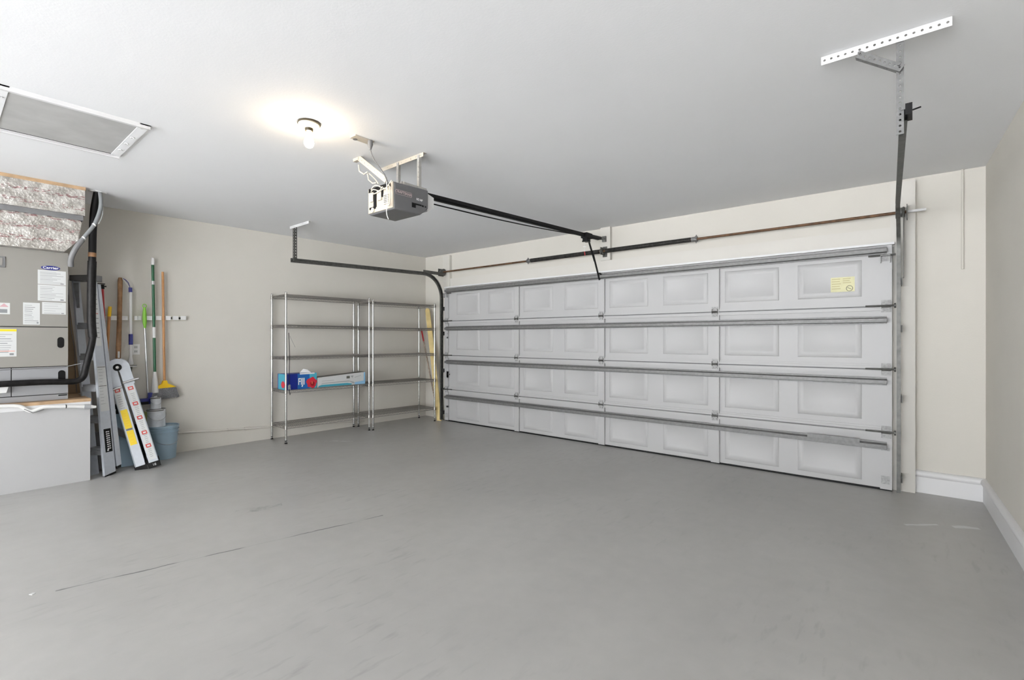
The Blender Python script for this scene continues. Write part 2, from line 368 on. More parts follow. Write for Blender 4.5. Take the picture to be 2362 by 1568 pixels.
# ------------------------------------------------------------------ sectional garage door
YD = -.13
door = thing('door_1', (3.5, -.09, 0), 'wide white panelled sectional garage door closed in its opening', 'garage door', kind='structure')
JZ = [.012, .511, 1.056, 1.607, 2.14]
STILES = [(.652, .735), (2.118, 2.197), (3.469, 3.553), (4.826, 4.911), (6.262, 6.345)]
PANX = [[(.905, 1.405), (1.59, 2.09)], [(2.262, 2.762), (2.95, 3.45)], [(3.61, 4.11), (4.292, 4.79)], [(4.961, 5.469), (5.629, 6.131)]]
hx = [.70, 2.157, 3.511, 4.868, 6.305]
for i in range(4):
    z0, z1 = JZ[i], JZ[i + 1]; mb = MB()
    mb.box(.652, 6.345, YD, YD + .075, z0 + .005, z1 - .005)
    for bay in PANX:
        for xa, xb in bay:
            za = z0 + (.095 if i else .05); zb = z1 - .095 - (.015 if i == 3 else 0)
            loops = [(0, 0), (.009, .007), (.046, .007), (.054, .0025)]
            vs = []
            for ins, h in loops: vs += [(xa + ins, YD - h, za + ins), (xb - ins, YD - h, za + ins), (xb - ins, YD - h, zb - ins), (xa + ins, YD - h, zb - ins)]
            fs = [(4 * l + k, 4 * l + (k + 1) % 4, 4 * l + 4 + (k + 1) % 4, 4 * l + 4 + k) for l in range(3) for k in range(4)] + [(12, 13, 14, 15)]
            mb.add(vs, fs)
    for b in range(4):                              # rolled lips at the section joints
        xa, xb = STILES[b][1], STILES[b + 1][0]
        if i: mb.box(xa, xb, YD - .022, YD, z0 + .006, z0 + .028)
        if i: mb.box(xa, xb, YD - .010, YD, z0 + .026, z0 + .046)
        if i < 3: mb.box(xa, xb, YD - .022, YD, z1 - .036, z1 - .006)
        if i == 3: mb.box(xa, xb, YD - .012, YD, z1 - .03, z1 - .002)
    sec = mb.build('door_section', 'door', door)
    if i: MB().box(.655, 6.342, YD + .002, YD + .07, z0 - .005, z0 + .005).build('joint_shade_strip', 'grey', sec)  # grey strip added in the gap to draw the joint's shadow line
    for b, (xa, xb) in enumerate(STILES):
        st = MB().box(xa, xb, YD - .026, YD, z0 + .002, z1 - .002)
        if b == 2 and i in (2, 3):
            st.box(3.50, 3.515, YD - .02, YD - .017, z0 + .20, z0 + .215, 1)
        st.build('stile', ['door', 'inkd'], sec)
    if i:                                           # hinges at the joint under this section
        for b, x in enumerate(hx):
            h = MB(); y = YD - .026
            w = .03 if b in (1, 2, 3) else .035
            h.box(x - w, x + w, y - .004, y, z0 + .012, z0 + .055)
            h.box(x - w, x + w, y - .004, y, z0 - .052, z0 - .012)
            h.tube([(x - w, y - .012, z0), (x + w, y - .012, z0)], .011, 8, 1)
            h.box(x - w, x - w + .004, y - .02, y, z0 - .02, z0 + .03); h.box(x + w - .004, x + w, y - .02, y, z0 - .02, z0 + .03)
            for bx in (-.016, .016):
                for bz in (-.035, .035): h.lathe([(.0, -.007), (.006, -.007), (.006, 0)], (x + bx, y - .004, z0 + bz), 8, axis=(0, 1, 0))
            h.build('hinge', ['hinge', 'galvd'], sec)
        for sgn, x in ((1, 6.27), (-1, .73)):       # roller stems
            r = MB().tube([(x - sgn * .11, YD - .045, z0 + .004), (x + sgn * .10, YD - .045, z0 + .004)], .008, 8)
            r.lathe([(0, 0), (.021, 0), (.021, .012), (0, .012)], (x + sgn * .09, YD - .045, z0 + .004), 12, axis=(sgn, 0, 0))
            r.build('roller', 'galvd', sec)
# top rollers and bottom brackets
for sgn, x in ((1, 6.30), (-1, .70)):
    b = MB(); y = YD - .026
    b.box(x - .035, x + .035, y - .004, y, 2.00, 2.05); b.box(x - .035, x + .035, y - .035, y, 2.045, 2.052)
    b.box(x - .035, x - .031, y - .035, y, 1.985, 2.05); b.box(x + .031, x + .035, y - .035, y, 1.985, 2.05)
    b.build('roller_bracket', 'hinge', door)
    r = MB().tube([(x - sgn * .12, YD - .045, 2.05), (x + sgn * .07, YD - .045, 2.05)], .008, 8).build('roller', 'galvd', door)
    b = MB(); b.box(x - .03, x + .03, y - .004, y, .35, .375); b.box(x - .03, x + .03, y - .004, y, .06, .13)
    b.build('corner_bracket', 'hinge', door)
# reinforcing struts: hat-shaped steel
for z in (.392, .952, 1.488, 2.095):
    prof = [(0, -.034), (.006, -.034), (.006, -.024), (.05, -.018), (.05, .012), (.008, .022), (.008, .034), (0, .034), (0, .03), (.004, .03), (.004, .018), (.046, .009), (.046, -.015), (.003, -.021), (.003, -.03), (0, -.03)]
    n = len(prof); mb = MB()
    y = YD - .026
    if z == .392: zz = 0
    vs = [(x, y - a, z + b) for x in (.70, 6.31) for a, b in prof]
    mb.add(vs, [(k, (k + 1) % n, (k + 1) % n + n, k + n) for k in range(n)])
    for x in (2.157, 3.511, 4.868): mb.lathe([(0, -.006), (.006, -.006), (.006, 0)], (x, y - .05, z), 8, axis=(0, 1, 0))
    mb.build('strut', 'galv', door)
MB().box(5.72, 6.12, YD - .075, YD - .068, .40, .438).build('strut_splice', 'galv', door)
MB().box(.652, 6.345, YD - .008, YD + .07, 0, .016).build('bottom_seal', 'black', door)
lb = MB().box(5.897, 6.081, YD - .0035, YD - .002, 1.742, 1.888)
lb.build('warning_label', 'labely', door)['label'] = 'yellowed warning label'
pr = MB()
for k in range(5): pr.box(5.905, 5.905 + random.uniform(.06, .075), YD - .0045, YD - .0036, 1.868 - k * .022, 1.876 - k * .022)
for k in range(3): pr.box(5.99, 5.99 + random.uniform(.05, .075), YD - .0045, YD - .0036, 1.868 - k * .018, 1.876 - k * .018)
pr.build('label_print', 'labelink', bpy.data.objects['warning_label'])
ring = MB()
cx_, cz_ = 6.04, 1.783
ring.tube([(cx_ + .024 * math.cos(a * PI / 12), YD - .0045, cz_ + .024 * math.sin(a * PI / 12)) for a in range(25)], .0022, 6)
ring.tube([(cx_ - .014, YD - .0045, cz_ + .008), (cx_ + .014, YD - .0045, cz_ - .008)], .002, 6)
ring.build('prohibition_symbol', 'inkd', bpy.data.objects['warning_label'])
# latch and small plates at the left end
MB().box(.70, .745, YD - .026, YD - .026, .70, .80).box(.74, .775, YD - .035, YD - .02, .745, .76).build('slide_latch', 'galv', door)
MB().box(.705, .735, YD - .022, YD - .026, 1.33, 1.355).box(.71, .73, YD - .022, YD - .026, 1.40, 1.41).build('latch_striker', 'galvd', door)
MB().box(.70, .75, YD - .022, YD - .026, .22, .25).build('latch_plate', 'galv', door)

# ------------------------------------------------------------------ door tracks
def cprof(sgn, w=.028, h=.052, t=.003):
    a = [(0, -h / 2), (w, -h / 2), (w, -h / 2 + .012), (w - t, -h / 2 + .012), (w - t, -h / 2 + t), (t, -h / 2 + t),
         (t, h / 2 - t), (w - t, h / 2 - t), (w - t, h / 2 - .012), (w, h / 2 - .012), (w, h / 2), (0, h / 2)]
    return [(sgn * x, y) for x, y in a]
def track(x0, x1, ze, sgn, label):
    t = thing('garage_door_track', (x0, -.2, 0), label, 'track')
    R = .36; yv = -.205; zt = ze + .045
    pts = [(x0, yv, .02), (x0, yv, .6), (x0, yv, 1.2), (x0, yv, zt - R)]
    for k in range(1, 13):
        a = k / 12 * PI / 2; pts.append((x0, yv - R + R * math.cos(a), zt - R + R * math.sin(a)))
    n = 12; ys = yv - R
    for k in range(1, n + 1): pts.append((x0 + (x1 - x0) * k / n, ys + (-2.63 - ys) * k / n, zt + (ze - zt) * k / n))
    MB().sweep(pts[:4], cprof(sgn), (1, 0, 0)).build('vertical_rail', 'galvd', t)
    MB().sweep(pts[3:16], cprof(sgn), (1, 0, 0)).build('curved_rail', 'galvd', t)
    MB().sweep(pts[15:], cprof(sgn), (1, 0, 0)).build('horizontal_rail', 'galvd', t)
    for z in (.10, .78, 1.38, 1.78):
        b = MB().box(min(x0 - sgn * .012, x0), max(x0 - sgn * .012, x0), -.20, -.196, z, z + .06)
        b.box(min(x0 - sgn * .004, x0), max(x0 - sgn * .004, x0), -.20, -.073 if sgn < 0 else -.055, z, z + .06)
        b.build('track_bracket', 'galvd', t)
        MB().box(min(x0 - sgn * .05, x0), max(x0 - sgn * .05, x0), -.076 if sgn < 0 else -.058, -.071 if sgn < 0 else -.0535, z, z + .06).build('painted_flange', 'board', t)
    return t
tl = track(.622, .575, 2.293, 1, 'dark steel track on the shelf side of the garage door, bending back along left wall')
tr = track(6.405, 6.468, 2.345, -1, 'dull steel track on the right-hand end of the garage door running back overhead')
# flat bar brace from track bend to shaft bearing
MB().bar((.60, -.55, 2.375), (.60, -.10, 2.375), .05, .004, (0, 0, 1)).build('flag_bracket', 'galvd', tl)
MB().prism([(6.42, -.06, 1.85), (6.42, -.20, 1.85), (6.42, -.20, 2.20), (6.42, -.16, 2.44), (6.42, -.06, 2.44)], (.004, 0, 0)).build('flag_bracket', 'galvd', tr)
# left hanger
h = MB().strip((.50, -2.60, H - .032), (1, 0, 0), (0, 0, 1), 14, .47, .03).box(.50, .97, -2.60, -2.57, H - .003, H)
h.build('ceiling_angle', 'trim', tl)['label'] = 'white perforated ceiling angle'
h = MB().strip((.600, -2.595, 2.29), (0, 0, 1), (-1, 0, 0), 12, .42, .035).strip((.600, -2.595, 2.29), (0, 0, 1), (0, 1, 0), 12, .42, .035)
h.tube([(.57, -2.62, 2.31), (.64, -2.62, 2.31)], .008, 8)
h.build('hanger_strap', 'galvd', tl)
# right hanger
h = MB().strip((6.135, -2.635, H - .042), (1, 0, 0), (0, 0, 1), 17, .483, .04).box(6.135, 6.618, -2.635, -2.605, H - .004, H)
h.build('ceiling_angle', 'trim', tr)['label'] = 'long white perforated ceiling angle'
h = MB().strip((6.455, -2.625, 2.262), (0, 0, 1), (-1, 0, 0), 17, .445, .028).strip((6.455, -2.625, 2.262), (0, 0, 1), (0, 1, 0), 17, .445, .03)
h.build('hanger_post', 'galv', tr)
d = V((6.44, -2.63, 2.575)) - V((6.275, -2.63, 2.70)); w_ = V((-d.z, 0, d.x)).normalized()
h = MB().strip((6.275, -2.642, 2.668), d, (0.60, 0, .79), 9, d.length, .032)
h.strip((6.275, -2.642, 2.668), d, (0, 1, 0), 9, d.length, .028)
for x, z in ((6.29, 2.683), (6.437, 2.575)): h.lathe([(0, -.008), (.006, -.008), (.006, 0)], (x, -2.645, z), 8, axis=(0, 1, 0))
h.build('diagonal_brace', 'galv', tr)
h = MB().box(6.460, 6.485, -2.66, -2.57, 2.335, 2.385).tube([(6.485, -2.63, 2.36), (6.515, -2.63, 2.365)], .0035, 6)
h.build('end_stop', 'black', tr)

# ------------------------------------------------------------------ torsion spring bar
ts = thing('torsion_spring_bar', (3.5, -.115, 2.38), 'long rusty torsion bar with two dark springs above the garage door', 'torsion bar')
YS, ZS = -.115, 2.415
MB().tube([(.50, YS, ZS), (6.44, YS, ZS)], .0127, 12).build('shaft', 'rust', ts)
def spring(xa, xb):
    mb = MB(); n = int((xb - xa) / .009); pts = []; steps = 8
    mb.tube([(xa, YS, ZS), (xb, YS, ZS)], .024, 14)
    for i in range(n):
        x = xa + (i + .5) * (xb - xa) / n; k = 12
        prof = [(.023, -.0035), (.0275, 0), (.023, .0035)]
        mb.lathe(prof, (x, YS, ZS), k, axis=(1, 0, 0))
    return mb
spring(2.38, 3.46).build('spring', 'spring', ts); spring(3.55, 4.60).build('spring', 'spring', ts)
for x, s_ in ((2.35, 1), (4.64, -1)):
    m_ = MB().lathe([(.0, -.03), (.03, -.03), (.034, -.012), (.026, -.01), (.026, .03), (0.0, .03)], (x, YS, ZS), 16, axis=(s_, 0, 0))
    for a in (0, PI / 2, PI, 3 * PI / 2): m_.tube([(x - s_ * .02, YS + .026 * math.cos(a), ZS + .026 * math.sin(a)), (x - s_ * .02, YS + .045 * math.cos(a), ZS + .045 * math.sin(a))], .006, 6)
    m_.build('winding_cone', 'galv', ts)
m_ = MB().box(3.50, 3.507, -.165, -.05, 2.37, 2.46).box(3.475, 3.535, -.056, -.05, 2.35, 2.48)
m_.lathe([(.0, -.02), (.036, -.02), (.036, .02), (0, .02)], (3.50, YS, ZS), 16, axis=(1, 0, 0)); m_.build('centre_bracket', 'galvd', ts)
for x, s_ in ((.56, 1), (6.40, -1)):
    m_ = MB().lathe([(0, -.03), (.042, -.03), (.047, -.02), (.04, -.012), (.04, .018), (.05, .026), (.05, .032), (0, .032)], (x, YS, ZS), 20, axis=(s_, 0, 0))
    m_.build('cable_drum', 'galvd', ts)
    MB().box(x - s_ * .045 - .003, x - s_ * .045 + .003, -.17, -.05, 2.35, 2.47).build('bearing_plate', 'galvd', ts)
m_ = MB().tube([(6.45, YS, ZS), (6.57, YS, ZS)], .012, 10).build('shaft_end', 'trim', ts); m_['label'] = 'white painted shaft end'

# ------------------------------------------------------------------ garage door opener
op = thing('garage_door_opener', (3.47, -3.18, 2.25), 'grey ceiling-hung garage door opener with black drive rail and open wiring end', 'garage door opener')
hb = MB().prism([(3.32, -3.35, 2.452), (3.32, -3.03, 2.462), (3.32, -3.03, 2.32), (3.32, -3.11, 2.255), (3.32, -3.35, 2.255)], (.31, 0, 0))
hs = hb.build('housing', 'housing', op)
bv = hs.modifiers.new('bevel', 'BEVEL'); bv.width = .012; bv.segments = 3
MB().prism([(3.335, -3.03, 2.44), (3.335, -2.965, 2.42), (3.335, -2.965, 2.34), (3.335, -3.03, 2.30)], (.28, 0, 0)).build('light_lens', 'lens', op)
text('CRAFTSMAN', .026, (3.6315, -3.265, 2.385), (0, 1, -.02), (0, 0, 1), 'redtext', 'lettering', hs, bold=.0004)
fr = MB()
for a, b in (((-3.335, 2.40), (-3.195, 2.40)), ((-3.335, 2.368), (-3.195, 2.368))): fr.bar((3.6312, a[0], a[1]), (3.6312, b[0], b[1]), .002, .001)
for y in (-3.335, -3.195): fr.bar((3.6312, y, 2.368), (3.6312, y, 2.40), .002, .001, (0, 1, 0))
fr.build('lettering_frame', 'redtext', hs)
text('1/2 HP', .022, (3.6315, -3.12, 2.368), (0, 1, -.02), (0, 0, 1), 'white', 'power_marking', hs, bold=.0004)
MB().box(3.628, 3.632, -3.19, -3.155, 2.30, 2.335).box(3.628, 3.632, -3.155, -3.10, 2.325, 2.335).box(3.628, 3.632, -3.095, -3.08, 2.322, 2.334).box(3.628, 3.632, -3.065, -3.055, 2.322, 2.334).build('side_slot', 'black', hs)
bp = MB().box(3.325, 3.625, -3.358, -3.349, 2.265, 2.45, 0)
bp.box(3.335, 3.60, -3.362, -3.357, 2.42, 2.448, 1).box(3.40, 3.43, -3.365, -3.357, 2.30, 2.42, 1)
bp.box(3.36, 3.40, -3.37, -3.357, 2.345, 2.40, 2).box(3.45, 3.50, -3.37, -3.357, 2.34, 2.41, 2).box(3.53, 3.60, -3.37, -3.357, 2.30, 2.375, 2)
bp.box(3.50, 3.515, -3.366, -3.357, 2.36, 2.42, 1).box(3.35, 3.42, -3.366, -3.357, 2.29, 2.305, 1).lathe([(0, -.01), (.018, -.01), (.018, 0)], (3.39, -3.358, 2.283), 12, 2, axis=(0, 1, 0))
for k in range(5): bp.box(3.537, 3.593, -3.3712, -3.3699, 2.31 + k * .012, 2.314 + k * .012, 1)
bp.build('wiring_panel', ['beige', 'black', 'cream'], op)
cv = MB()
for z0, a, b in ((2.43, .26, .02), (2.40, .22, -.01), (2.415, .15, .01)):
    cv.tube([(3.34 + a * k / 8 + .05, -3.378 - .006 * math.sin(k), z0 + b * math.sin(k * .9)) for k in range(9)], .004, 6)
cv.tube([(3.60, -3.375, 2.43), (3.625, -3.385, 2.40), (3.635, -3.385, 2.34), (3.62, -3.38, 2.29), (3.60, -3.375, 2.275)], .0045, 6)
cv.build('wire_bundle', 'cream', op)
hang = MB().tube([(3.585, -3.38, 2.45), (3.595, -3.385, 2.38), (3.60, -3.385, 2.30), (3.588, -3.385, 2.24), (3.595, -3.385, 2.205), (3.612, -3.385, 2.175)], .003, 6)
hang.build('loose_white_wire', 'white', op)
# straps and ceiling angles
MB().strip((3.13, -3.105, H - .032), (1, 0, 0), (0, 0, 1), 9, .53, .03, hole=.2).box(3.13, 3.66, -3.105, -3.075, H - .003, H).build('ceiling_angle', 'beige', op)
for x in (3.352, 3.605):
    s_ = MB().strip((x - .015, -3.11, 2.455), (0, 0, 1), (1, 0, 0), 7, .262, .028, hole=.22).strip((x + .013, -3.11, 2.455), (0, 0, 1), (0, 1, 0), 7, .262, .02, hole=.22)
    s_.build('hanger_strap', 'galvl', op)
s_ = MB().strip((3.35, -3.25, 2.455), (1, 0, 0), (0, 0, 1), 8, .27, .022, hole=.25).strip((3.606, -3.27, 2.456), (0, 1, 0), (0, 0, 1), 8, .24, .022, hole=.25)
s_.build('mounting_bracket', 'galvl', op)
a_, b_ = V((3.17, -3.36, 2.715)), V((3.54, -3.36, 2.455)); d_ = b_ - a_; n_ = V((-.575, 0, -.82))
s_ = MB().strip(a_, d_, n_ * -1, 9, d_.length, .04, hole=.12).strip(a_, d_, (0, 1, 0), 9, d_.length, .035, hole=.12)
s_.box(3.13, 3.20, -3.365, -3.335, H - .022, H)
s_.build('diagonal_strap', 'beige', op)
cb = MB().tube([(3.22, -3.375, 2.655), (3.24, -3.38, 2.60), (3.30, -3.38, 2.565), (3.34, -3.375, 2.575)], .005, 6)
cb.tube([(3.34, -3.375, 2.56), (3.36, -3.38, 2.51), (3.41, -3.38, 2.475), (3.45, -3.375, 2.47)], .005, 6)
cb.tube([(3.36, -3.375, 2.56), (3.44, -3.38, 2.50), (3.48, -3.375, 2.455)], .004, 6)
cb.build('control_wire', 'cream', op)
MB().tube([(3.545, -3.49, 2.665), (3.55, -3.485, 2.63), (3.565, -3.47, 2.58), (3.59, -3.44, 2.53), (3.60, -3.41, 2.49), (3.585, -3.375, 2.455), (3.56, -3.355, 2.452)], .0045, 8).lathe([(.0, .03), (.017, .03), (.019, 0), (.012, -.02), (.007, -.035), (0, -.035)], (3.545, -3.49, 2.69), 12).build('power_cord', 'grey', op)
# drive rail
RA, RB = V((3.5, -3.0, 2.468)), V((3.5, -.16, 2.566))
r_ = MB().bar(RA, RB, .036, .030, (1, 0, 0)).bar(RA + V((0, .06, -.012)), RB + V((0, -.05, -.012)), .022, .03, (1, 0, 0))
r_.box(3.475, 3.525, -3.0, -2.90, 2.425, 2.475)
r_.build('drive_rail', 'black', op)
MB().tube([V((3.5, -2.93, 2.412)).lerp(V((3.5, -.60, 2.533)), k / 10) - V((0, 0, .018 * math.sin(PI * k / 10))) for k in range(11)], .0055, 6).build('drive_chain', 'black', op)
t_ = MB().box(3.46, 3.54, -.55, -.42, 2.515, 2.575).box(3.47, 3.53, -.53, -.45, 2.475, 2.515).tube([(3.45, -.50, 2.485), (3.55, -.50, 2.485)], .009, 8)
t_.build('trolley', 'black', op)
MB().bar((3.487, -.42, 2.562), (3.487, -.05, 2.578), .004, .03, (1, 0, 0)).bar((3.513, -.42, 2.562), (3.513, -.05, 2.578), .004, .03, (1, 0, 0)).box(3.475, 3.525, -.075, -.048, 2.54, 2.61).tube([(3.47, -.10, 2.577), (3.53, -.10, 2.577)], .007, 8).build('header_bracket', 'galv', op)
MB().bar((3.5, -.455, 2.52), (3.5, -.30, 2.27), .012, .022, (1, 0, 0)).bar((3.508, -.345, 2.34), (3.508, -.195, 2.05), .012, .022, (1, 0, 0)).tube([(3.508, -.235, 2.125), (3.51, -.19, 2.13), (3.51, -.155, 2.12)], .010, 8).build('door_arm', 'black', op)
MB().tube([(3.48, -.50, 2.485), (3.48, -.50, 2.36)], .0018, 6).bar((3.46, -.50, 2.42), (3.505, -.50, 2.415), .006, .004).build('release_cord', 'white', op)
MB().tube([(3.48, -.50, 2.36), (3.485, -.50, 2.315)], .006, 6).build('release_handle', 'red', op)

# ------------------------------------------------------------------ ceiling things
ol = thing('ceiling_outlet', (3.51, -3.54, H), 'almond ceiling outlet plate that the opener is plugged into', 'outlet')
o_ = MB().obox((3.515, -3.535, H - .004), (V((.035, .0, 0)), V((0, .075, 0)), V((0, 0, .004)))); o_.build('cover_plate', 'beige', ol)
MB().lathe([(0, -.002), (.016, -.002), (.016, .001)], (3.49, -3.575, H - .008), 12).build('socket', 'grey', ol)
li = thing('ceiling_light', (3.474, -3.901, H), 'bare glowing light bulb in a round ceiling holder', 'light')
MB().lathe([(.0, 0), (.068, 0), (.070, -.006), (.070, -.012), (.0, -.012)], (3.474, -3.901, H), 32).build('mounting_ring', 'socket', li)
MB().lathe([(.066, -.012), (.064, -.018), (.050, -.026), (.034, -.034), (.027, -.038), (0, -.038)], (3.474, -3.901, H), 32).build('lamp_holder', 'cream', li)
MB().lathe([(.025, -.038), (.024, -.052), (.022, -.056), (0, -.056)], (3.474, -3.901, H), 24).build('socket_collar', 'socket', li)
bz = H - .056
MB().lathe([(.014, .0), (.015, -.014), (.019, -.030), (.026, -.048), (.0295, -.066), (.030, -.075), (.028, -.088), (.022, -.099), (.012, -.105), (.0, -.107)], (3.474, -3.901, bz), 28).build('bulb', 'bulb', li)['label'] = 'lit frosted bulb'
# attic hatch
ha = thing('attic_hatch', (2.2, -4.9, H), 'rectangular attic access hatch with stained grey panel in a white frame on the ceiling', 'hatch')
y0, y1, x0, x1 = -5.26, -4.545, 1.795, 2.63
f_ = MB().box(x1 - .022, x1, y0, y1, H - .026, H).box(x0, x0 + .014, y0, y1, H - .022, H).box(x0 + .022, x0 + .036, y0, y1 - .05, H - .012, H)
f_.box(x0, x1, y1 - .055, y1, H - .008, H, 1).box(x0, x1, y0, y0 + .07, H - .008, H, 1).box(x1 - .06, x1 - .022, y0, y1, H - .010, H, 1)
f_.build('frame', ['trim', 'ceil'], ha)
MB().box(x0 + .045, x1 - .06, y0 + .07, y1 - .055, H - .005, H - .001).build('panel', 'hatch', ha)
MB().box(x0 + .036, x0 + .045, y0 + .07, y1 - .055, H - .006, H - .0005).build('gap', 'dark', ha)
for x, y in ((2.565, -4.575), (2.33, -4.575), (2.17, -4.575), (1.99, -4.575), (2.45, -5.215), (2.30, -5.22)):
    MB().tube([(x + .011 * math.cos(a * PI / 4), y + .011 * math.sin(a * PI / 4), H - .0095) for a in range(9)], .0032, 6).build('clip_ring', 'trim', ha)

# ------------------------------------------------------------------ wire shelving
def wire_shelf(Wd, D):
    mb = MB(); e = .012
    for z in (0, -.030):
        for a, b in (((-e, e), (-e, Wd - e)), ((-D + e, e), (-D + e, Wd - e)), ((-e, e), (-D + e, e)), ((-e, Wd - e), (-D + e, Wd - e))):
            mb.tube([(a[0], a[1], z), (b[0], b[1], z)], .0038, 6)
    n = 22                                        # zigzag wire along both long sides, short sides
    for x in (-e, -D + e):
        mb.tube([(x, e + (Wd - 2 * e) * k / (2 * n), 0 if k % 2 else -.030) for k in range(2 * n + 1)], .0022, 5)
    for y in (e, Wd - e):
        mb.tube([(-e - (D - 2 * e) * k / 16, y, 0 if k % 2 else -.030) for k in range(17)], .0022, 5)
    m_ = int(Wd / .026)
    for k in range(1, m_): mb.tube([(-e, Wd * k / m_, .002), (-D + e, Wd * k / m_, .002)], .0021, 5)
    for x in (-D * .25, -D * .5, -D * .75): mb.tube([(x, e, -.006), (x, Wd - e, -.006)], .0036, 6)
    for x in (-e, -D + e):
        for y in (e, Wd - e): mb.lathe([(.0135, -.04), (.019, -.036), (.0165, .008), (.0135, .010)], (x, y, 0), 12)
    return mb
def shelving(loc, rz, Wd, D, Ht, levels, label):
    t = thing('wire_shelving_unit', loc, label, 'shelving unit', 'chrome wire shelving units along the left wall', rz)
    proto = None
    for z in levels:
        if proto is None: o = wire_shelf(Wd, D).build('shelf', 'wire', t, local=True); proto = o
        else: o = proto.copy(); C.objects.link(o); o.parent = t
        o.location = (0, 0, z)
    e = .012
    post = foot = None
    for x in (-e, -D + e):
        for y in (e, Wd - e):
            if post is None:
                post = MB().tube([(0, 0, .02), (0, 0, Ht - .006)], .0127, 14).lathe([(.0135, -.004), (.0135, 0), (.009, .006), (0, .007)], (0, 0, Ht - .006), 14).build('post', 'chrome', t, local=True)
                foot = MB().lathe([(0, 0), (.016, 0), (.016, .012), (.006, .016), (.006, .03), (.013, .03), (.013, .04)], (0, 0, 0), 14).build('leveling_foot', 'black', post, local=True)
                p_ = post
            else:
                p_ = post.copy(); C.objects.link(p_); p_.parent = t; f2 = foot.copy(); C.objects.link(f2); f2.parent = p_
            p_.location = (x, y, 0)
    return t
LV = [.215, .668, 1.09, 1.50, 1.885]
su1 = shelving((.41, -2.616, 0), -math.radians(1.65), 1.214, .445, 1.917, LV, 'chrome wire shelving unit holding two boxes, farther from the garage door')
su2 = shelving((.478, -1.385, 0), -math.radians(4.6), 1.12, .455, 1.89, [.215, .668, 1.085, 1.49, 1.862], 'empty chrome wire shelving unit beside the garage door track')
# water carton
fj = thing('water_carton', (.24, -2.37, .672), 'blue and teal bottled water carton with a red flower, on the second shelf up', 'box', rz=0)
x0, x1, y0, y1, z0, z1 = .13, .36, -2.585, -2.175, .672, .872
cb = MB().box(x0, x1, y0, y1, z0, z1, 0).box(x0 + .02, x1 - .02, y0 - .0008, y0, z0 + .002, z1 - .002, 1).box(x1, x1 + .0008, y1 - .13, y1, z0, z1, 1).box(x1, x1 + .0010, y1 - .26, y1 - .10, z0, z1, 2)
cb.box(x1 + .0004, x1 + .0013, y0 + .18, y0 + .38, z1 - .012, z1 + .004, 3)
ct = cb.build('carton', ['boxblue', 'teal', 'midblue', 'white'], fj)
text('FIJI', .12, (x1 + .0022, -2.385, .765), (0, 1, 0), (0, 0, 1), 'white', 'lettering', ct, sx=.62, bold=.003)
text('L', .07, (x1 + .0022, -2.545, .70), (0, 1, 0), (0, 0, 1), 'white', 'lettering', ct, bold=.002)
def blob(mb, cx, cz, r, n, x, th, squeeze=1.0, m=0):
    pts = [(x, cx + r * (1 + .12 * math.sin(a * 5 * 2 * PI / n)) * math.cos(a * 2 * PI / n) * squeeze, cz + r * (1 + .12 * math.cos(a * 5 * 2 * PI / n)) * math.sin(a * 2 * PI / n)) for a in range(n)]
    mb.prism(pts, (th, 0, 0), m)
fl = MB(); blob(fl, -2.245, .745, .070, 30, x1 + .001, .0015); blob(fl, -2.235, .73, .03, 20, x1 + .0025, .0006, m=1)
fl.obox((x1 + .0035, -2.24, .745), (V((.0004, 0, 0)), V((0, .006, 0)), V((0, 0, .016))), 2)
fl.build('flower_print', ['flower', 'flowerd', 'pink'], ct)
f2 = MB(); f2.prism([(x0 + .15 + .05 * math.cos(a * PI / 10), y0 - .0012, .735 + .045 * math.sin(a * PI / 10)) for a in range(20)], (0, -.0008, 0)); f2.build('flower_print', 'flower', ct)
fp = MB().prism([(.20, -2.33, z1), (.27, -2.22, z1), (.25, -2.26, z1 + .04), (.22, -2.29, z1 + .05)], (.012, .01, 0)).build('open_flap', 'white', fj)
# long white box
lx = thing('long_box', (.31, -1.78, .672), 'long white and blue printed box lying on the shelf beside the water carton', 'box')
x0, x1 = .22, .355
q = [(-2.165, .672), (-1.43, .672), (-1.43, .842), (-1.46, .842), (-2.165, .802)]
b_ = MB().prism([(x0, y, z) for y, z in q], (x1 - x0, 0, 0)).build('carton', 'paper', lx)
pr = MB().prism([(x1, -1.60, .672), (x1, -1.43, .672), (x1, -1.43, .838), (x1, -1.455, .838), (x1, -1.455, .72), (x1, -1.60, .705)], (.0012, 0, 0), 0)
pr.prism([(x1, -2.15, .674), (x1, -1.66, .674), (x1, -1.64, .69), (x1, -1.72, .703), (x1, -2.10, .703), (x1, -2.145, .69)], (.0012, 0, 0), 1)
pr.prism([(x1, -2.10, .725), (x1, -1.70, .735), (x1, -1.62, .715), (x1, -1.60, .69), (x1, -1.63, .69), (x1, -1.68, .722), (x1, -2.10, .716)], (.0014, 0, 0), 2)
pr.box(x1, x1 + .0012, -2.10, -1.92, .752, .757, 2).box(x1, x1 + .0012, -1.73, -1.68, .765, .80, 3)
pr.prism([(x1, -1.665, .80), (x1, -1.62, .803), (x1, -1.64, .768)], (.0012, 0, 0), 2)
pr.prism([(x1, -1.60, .772), (x1, -1.50, .795), (x1, -1.50, .80), (x1, -1.60, .778)], (.0012, 0, 0), 2)
pr.build('print', ['skyblue', 'teal', 'ink2', 'inkd'], b_)
MB().prism([(x0 - .001, -2.165, .8025), (x0 - .001, -1.46, .8425), (x0 - .001, -1.43, .8425), (x0 - .001, -1.43, .846), (x0 - .001, -1.46, .846), (x0 - .001, -2.165, .806)], (x1 - x0 + .003, 0, 0)).build('dark_lid_edge', 'inkd', lx)
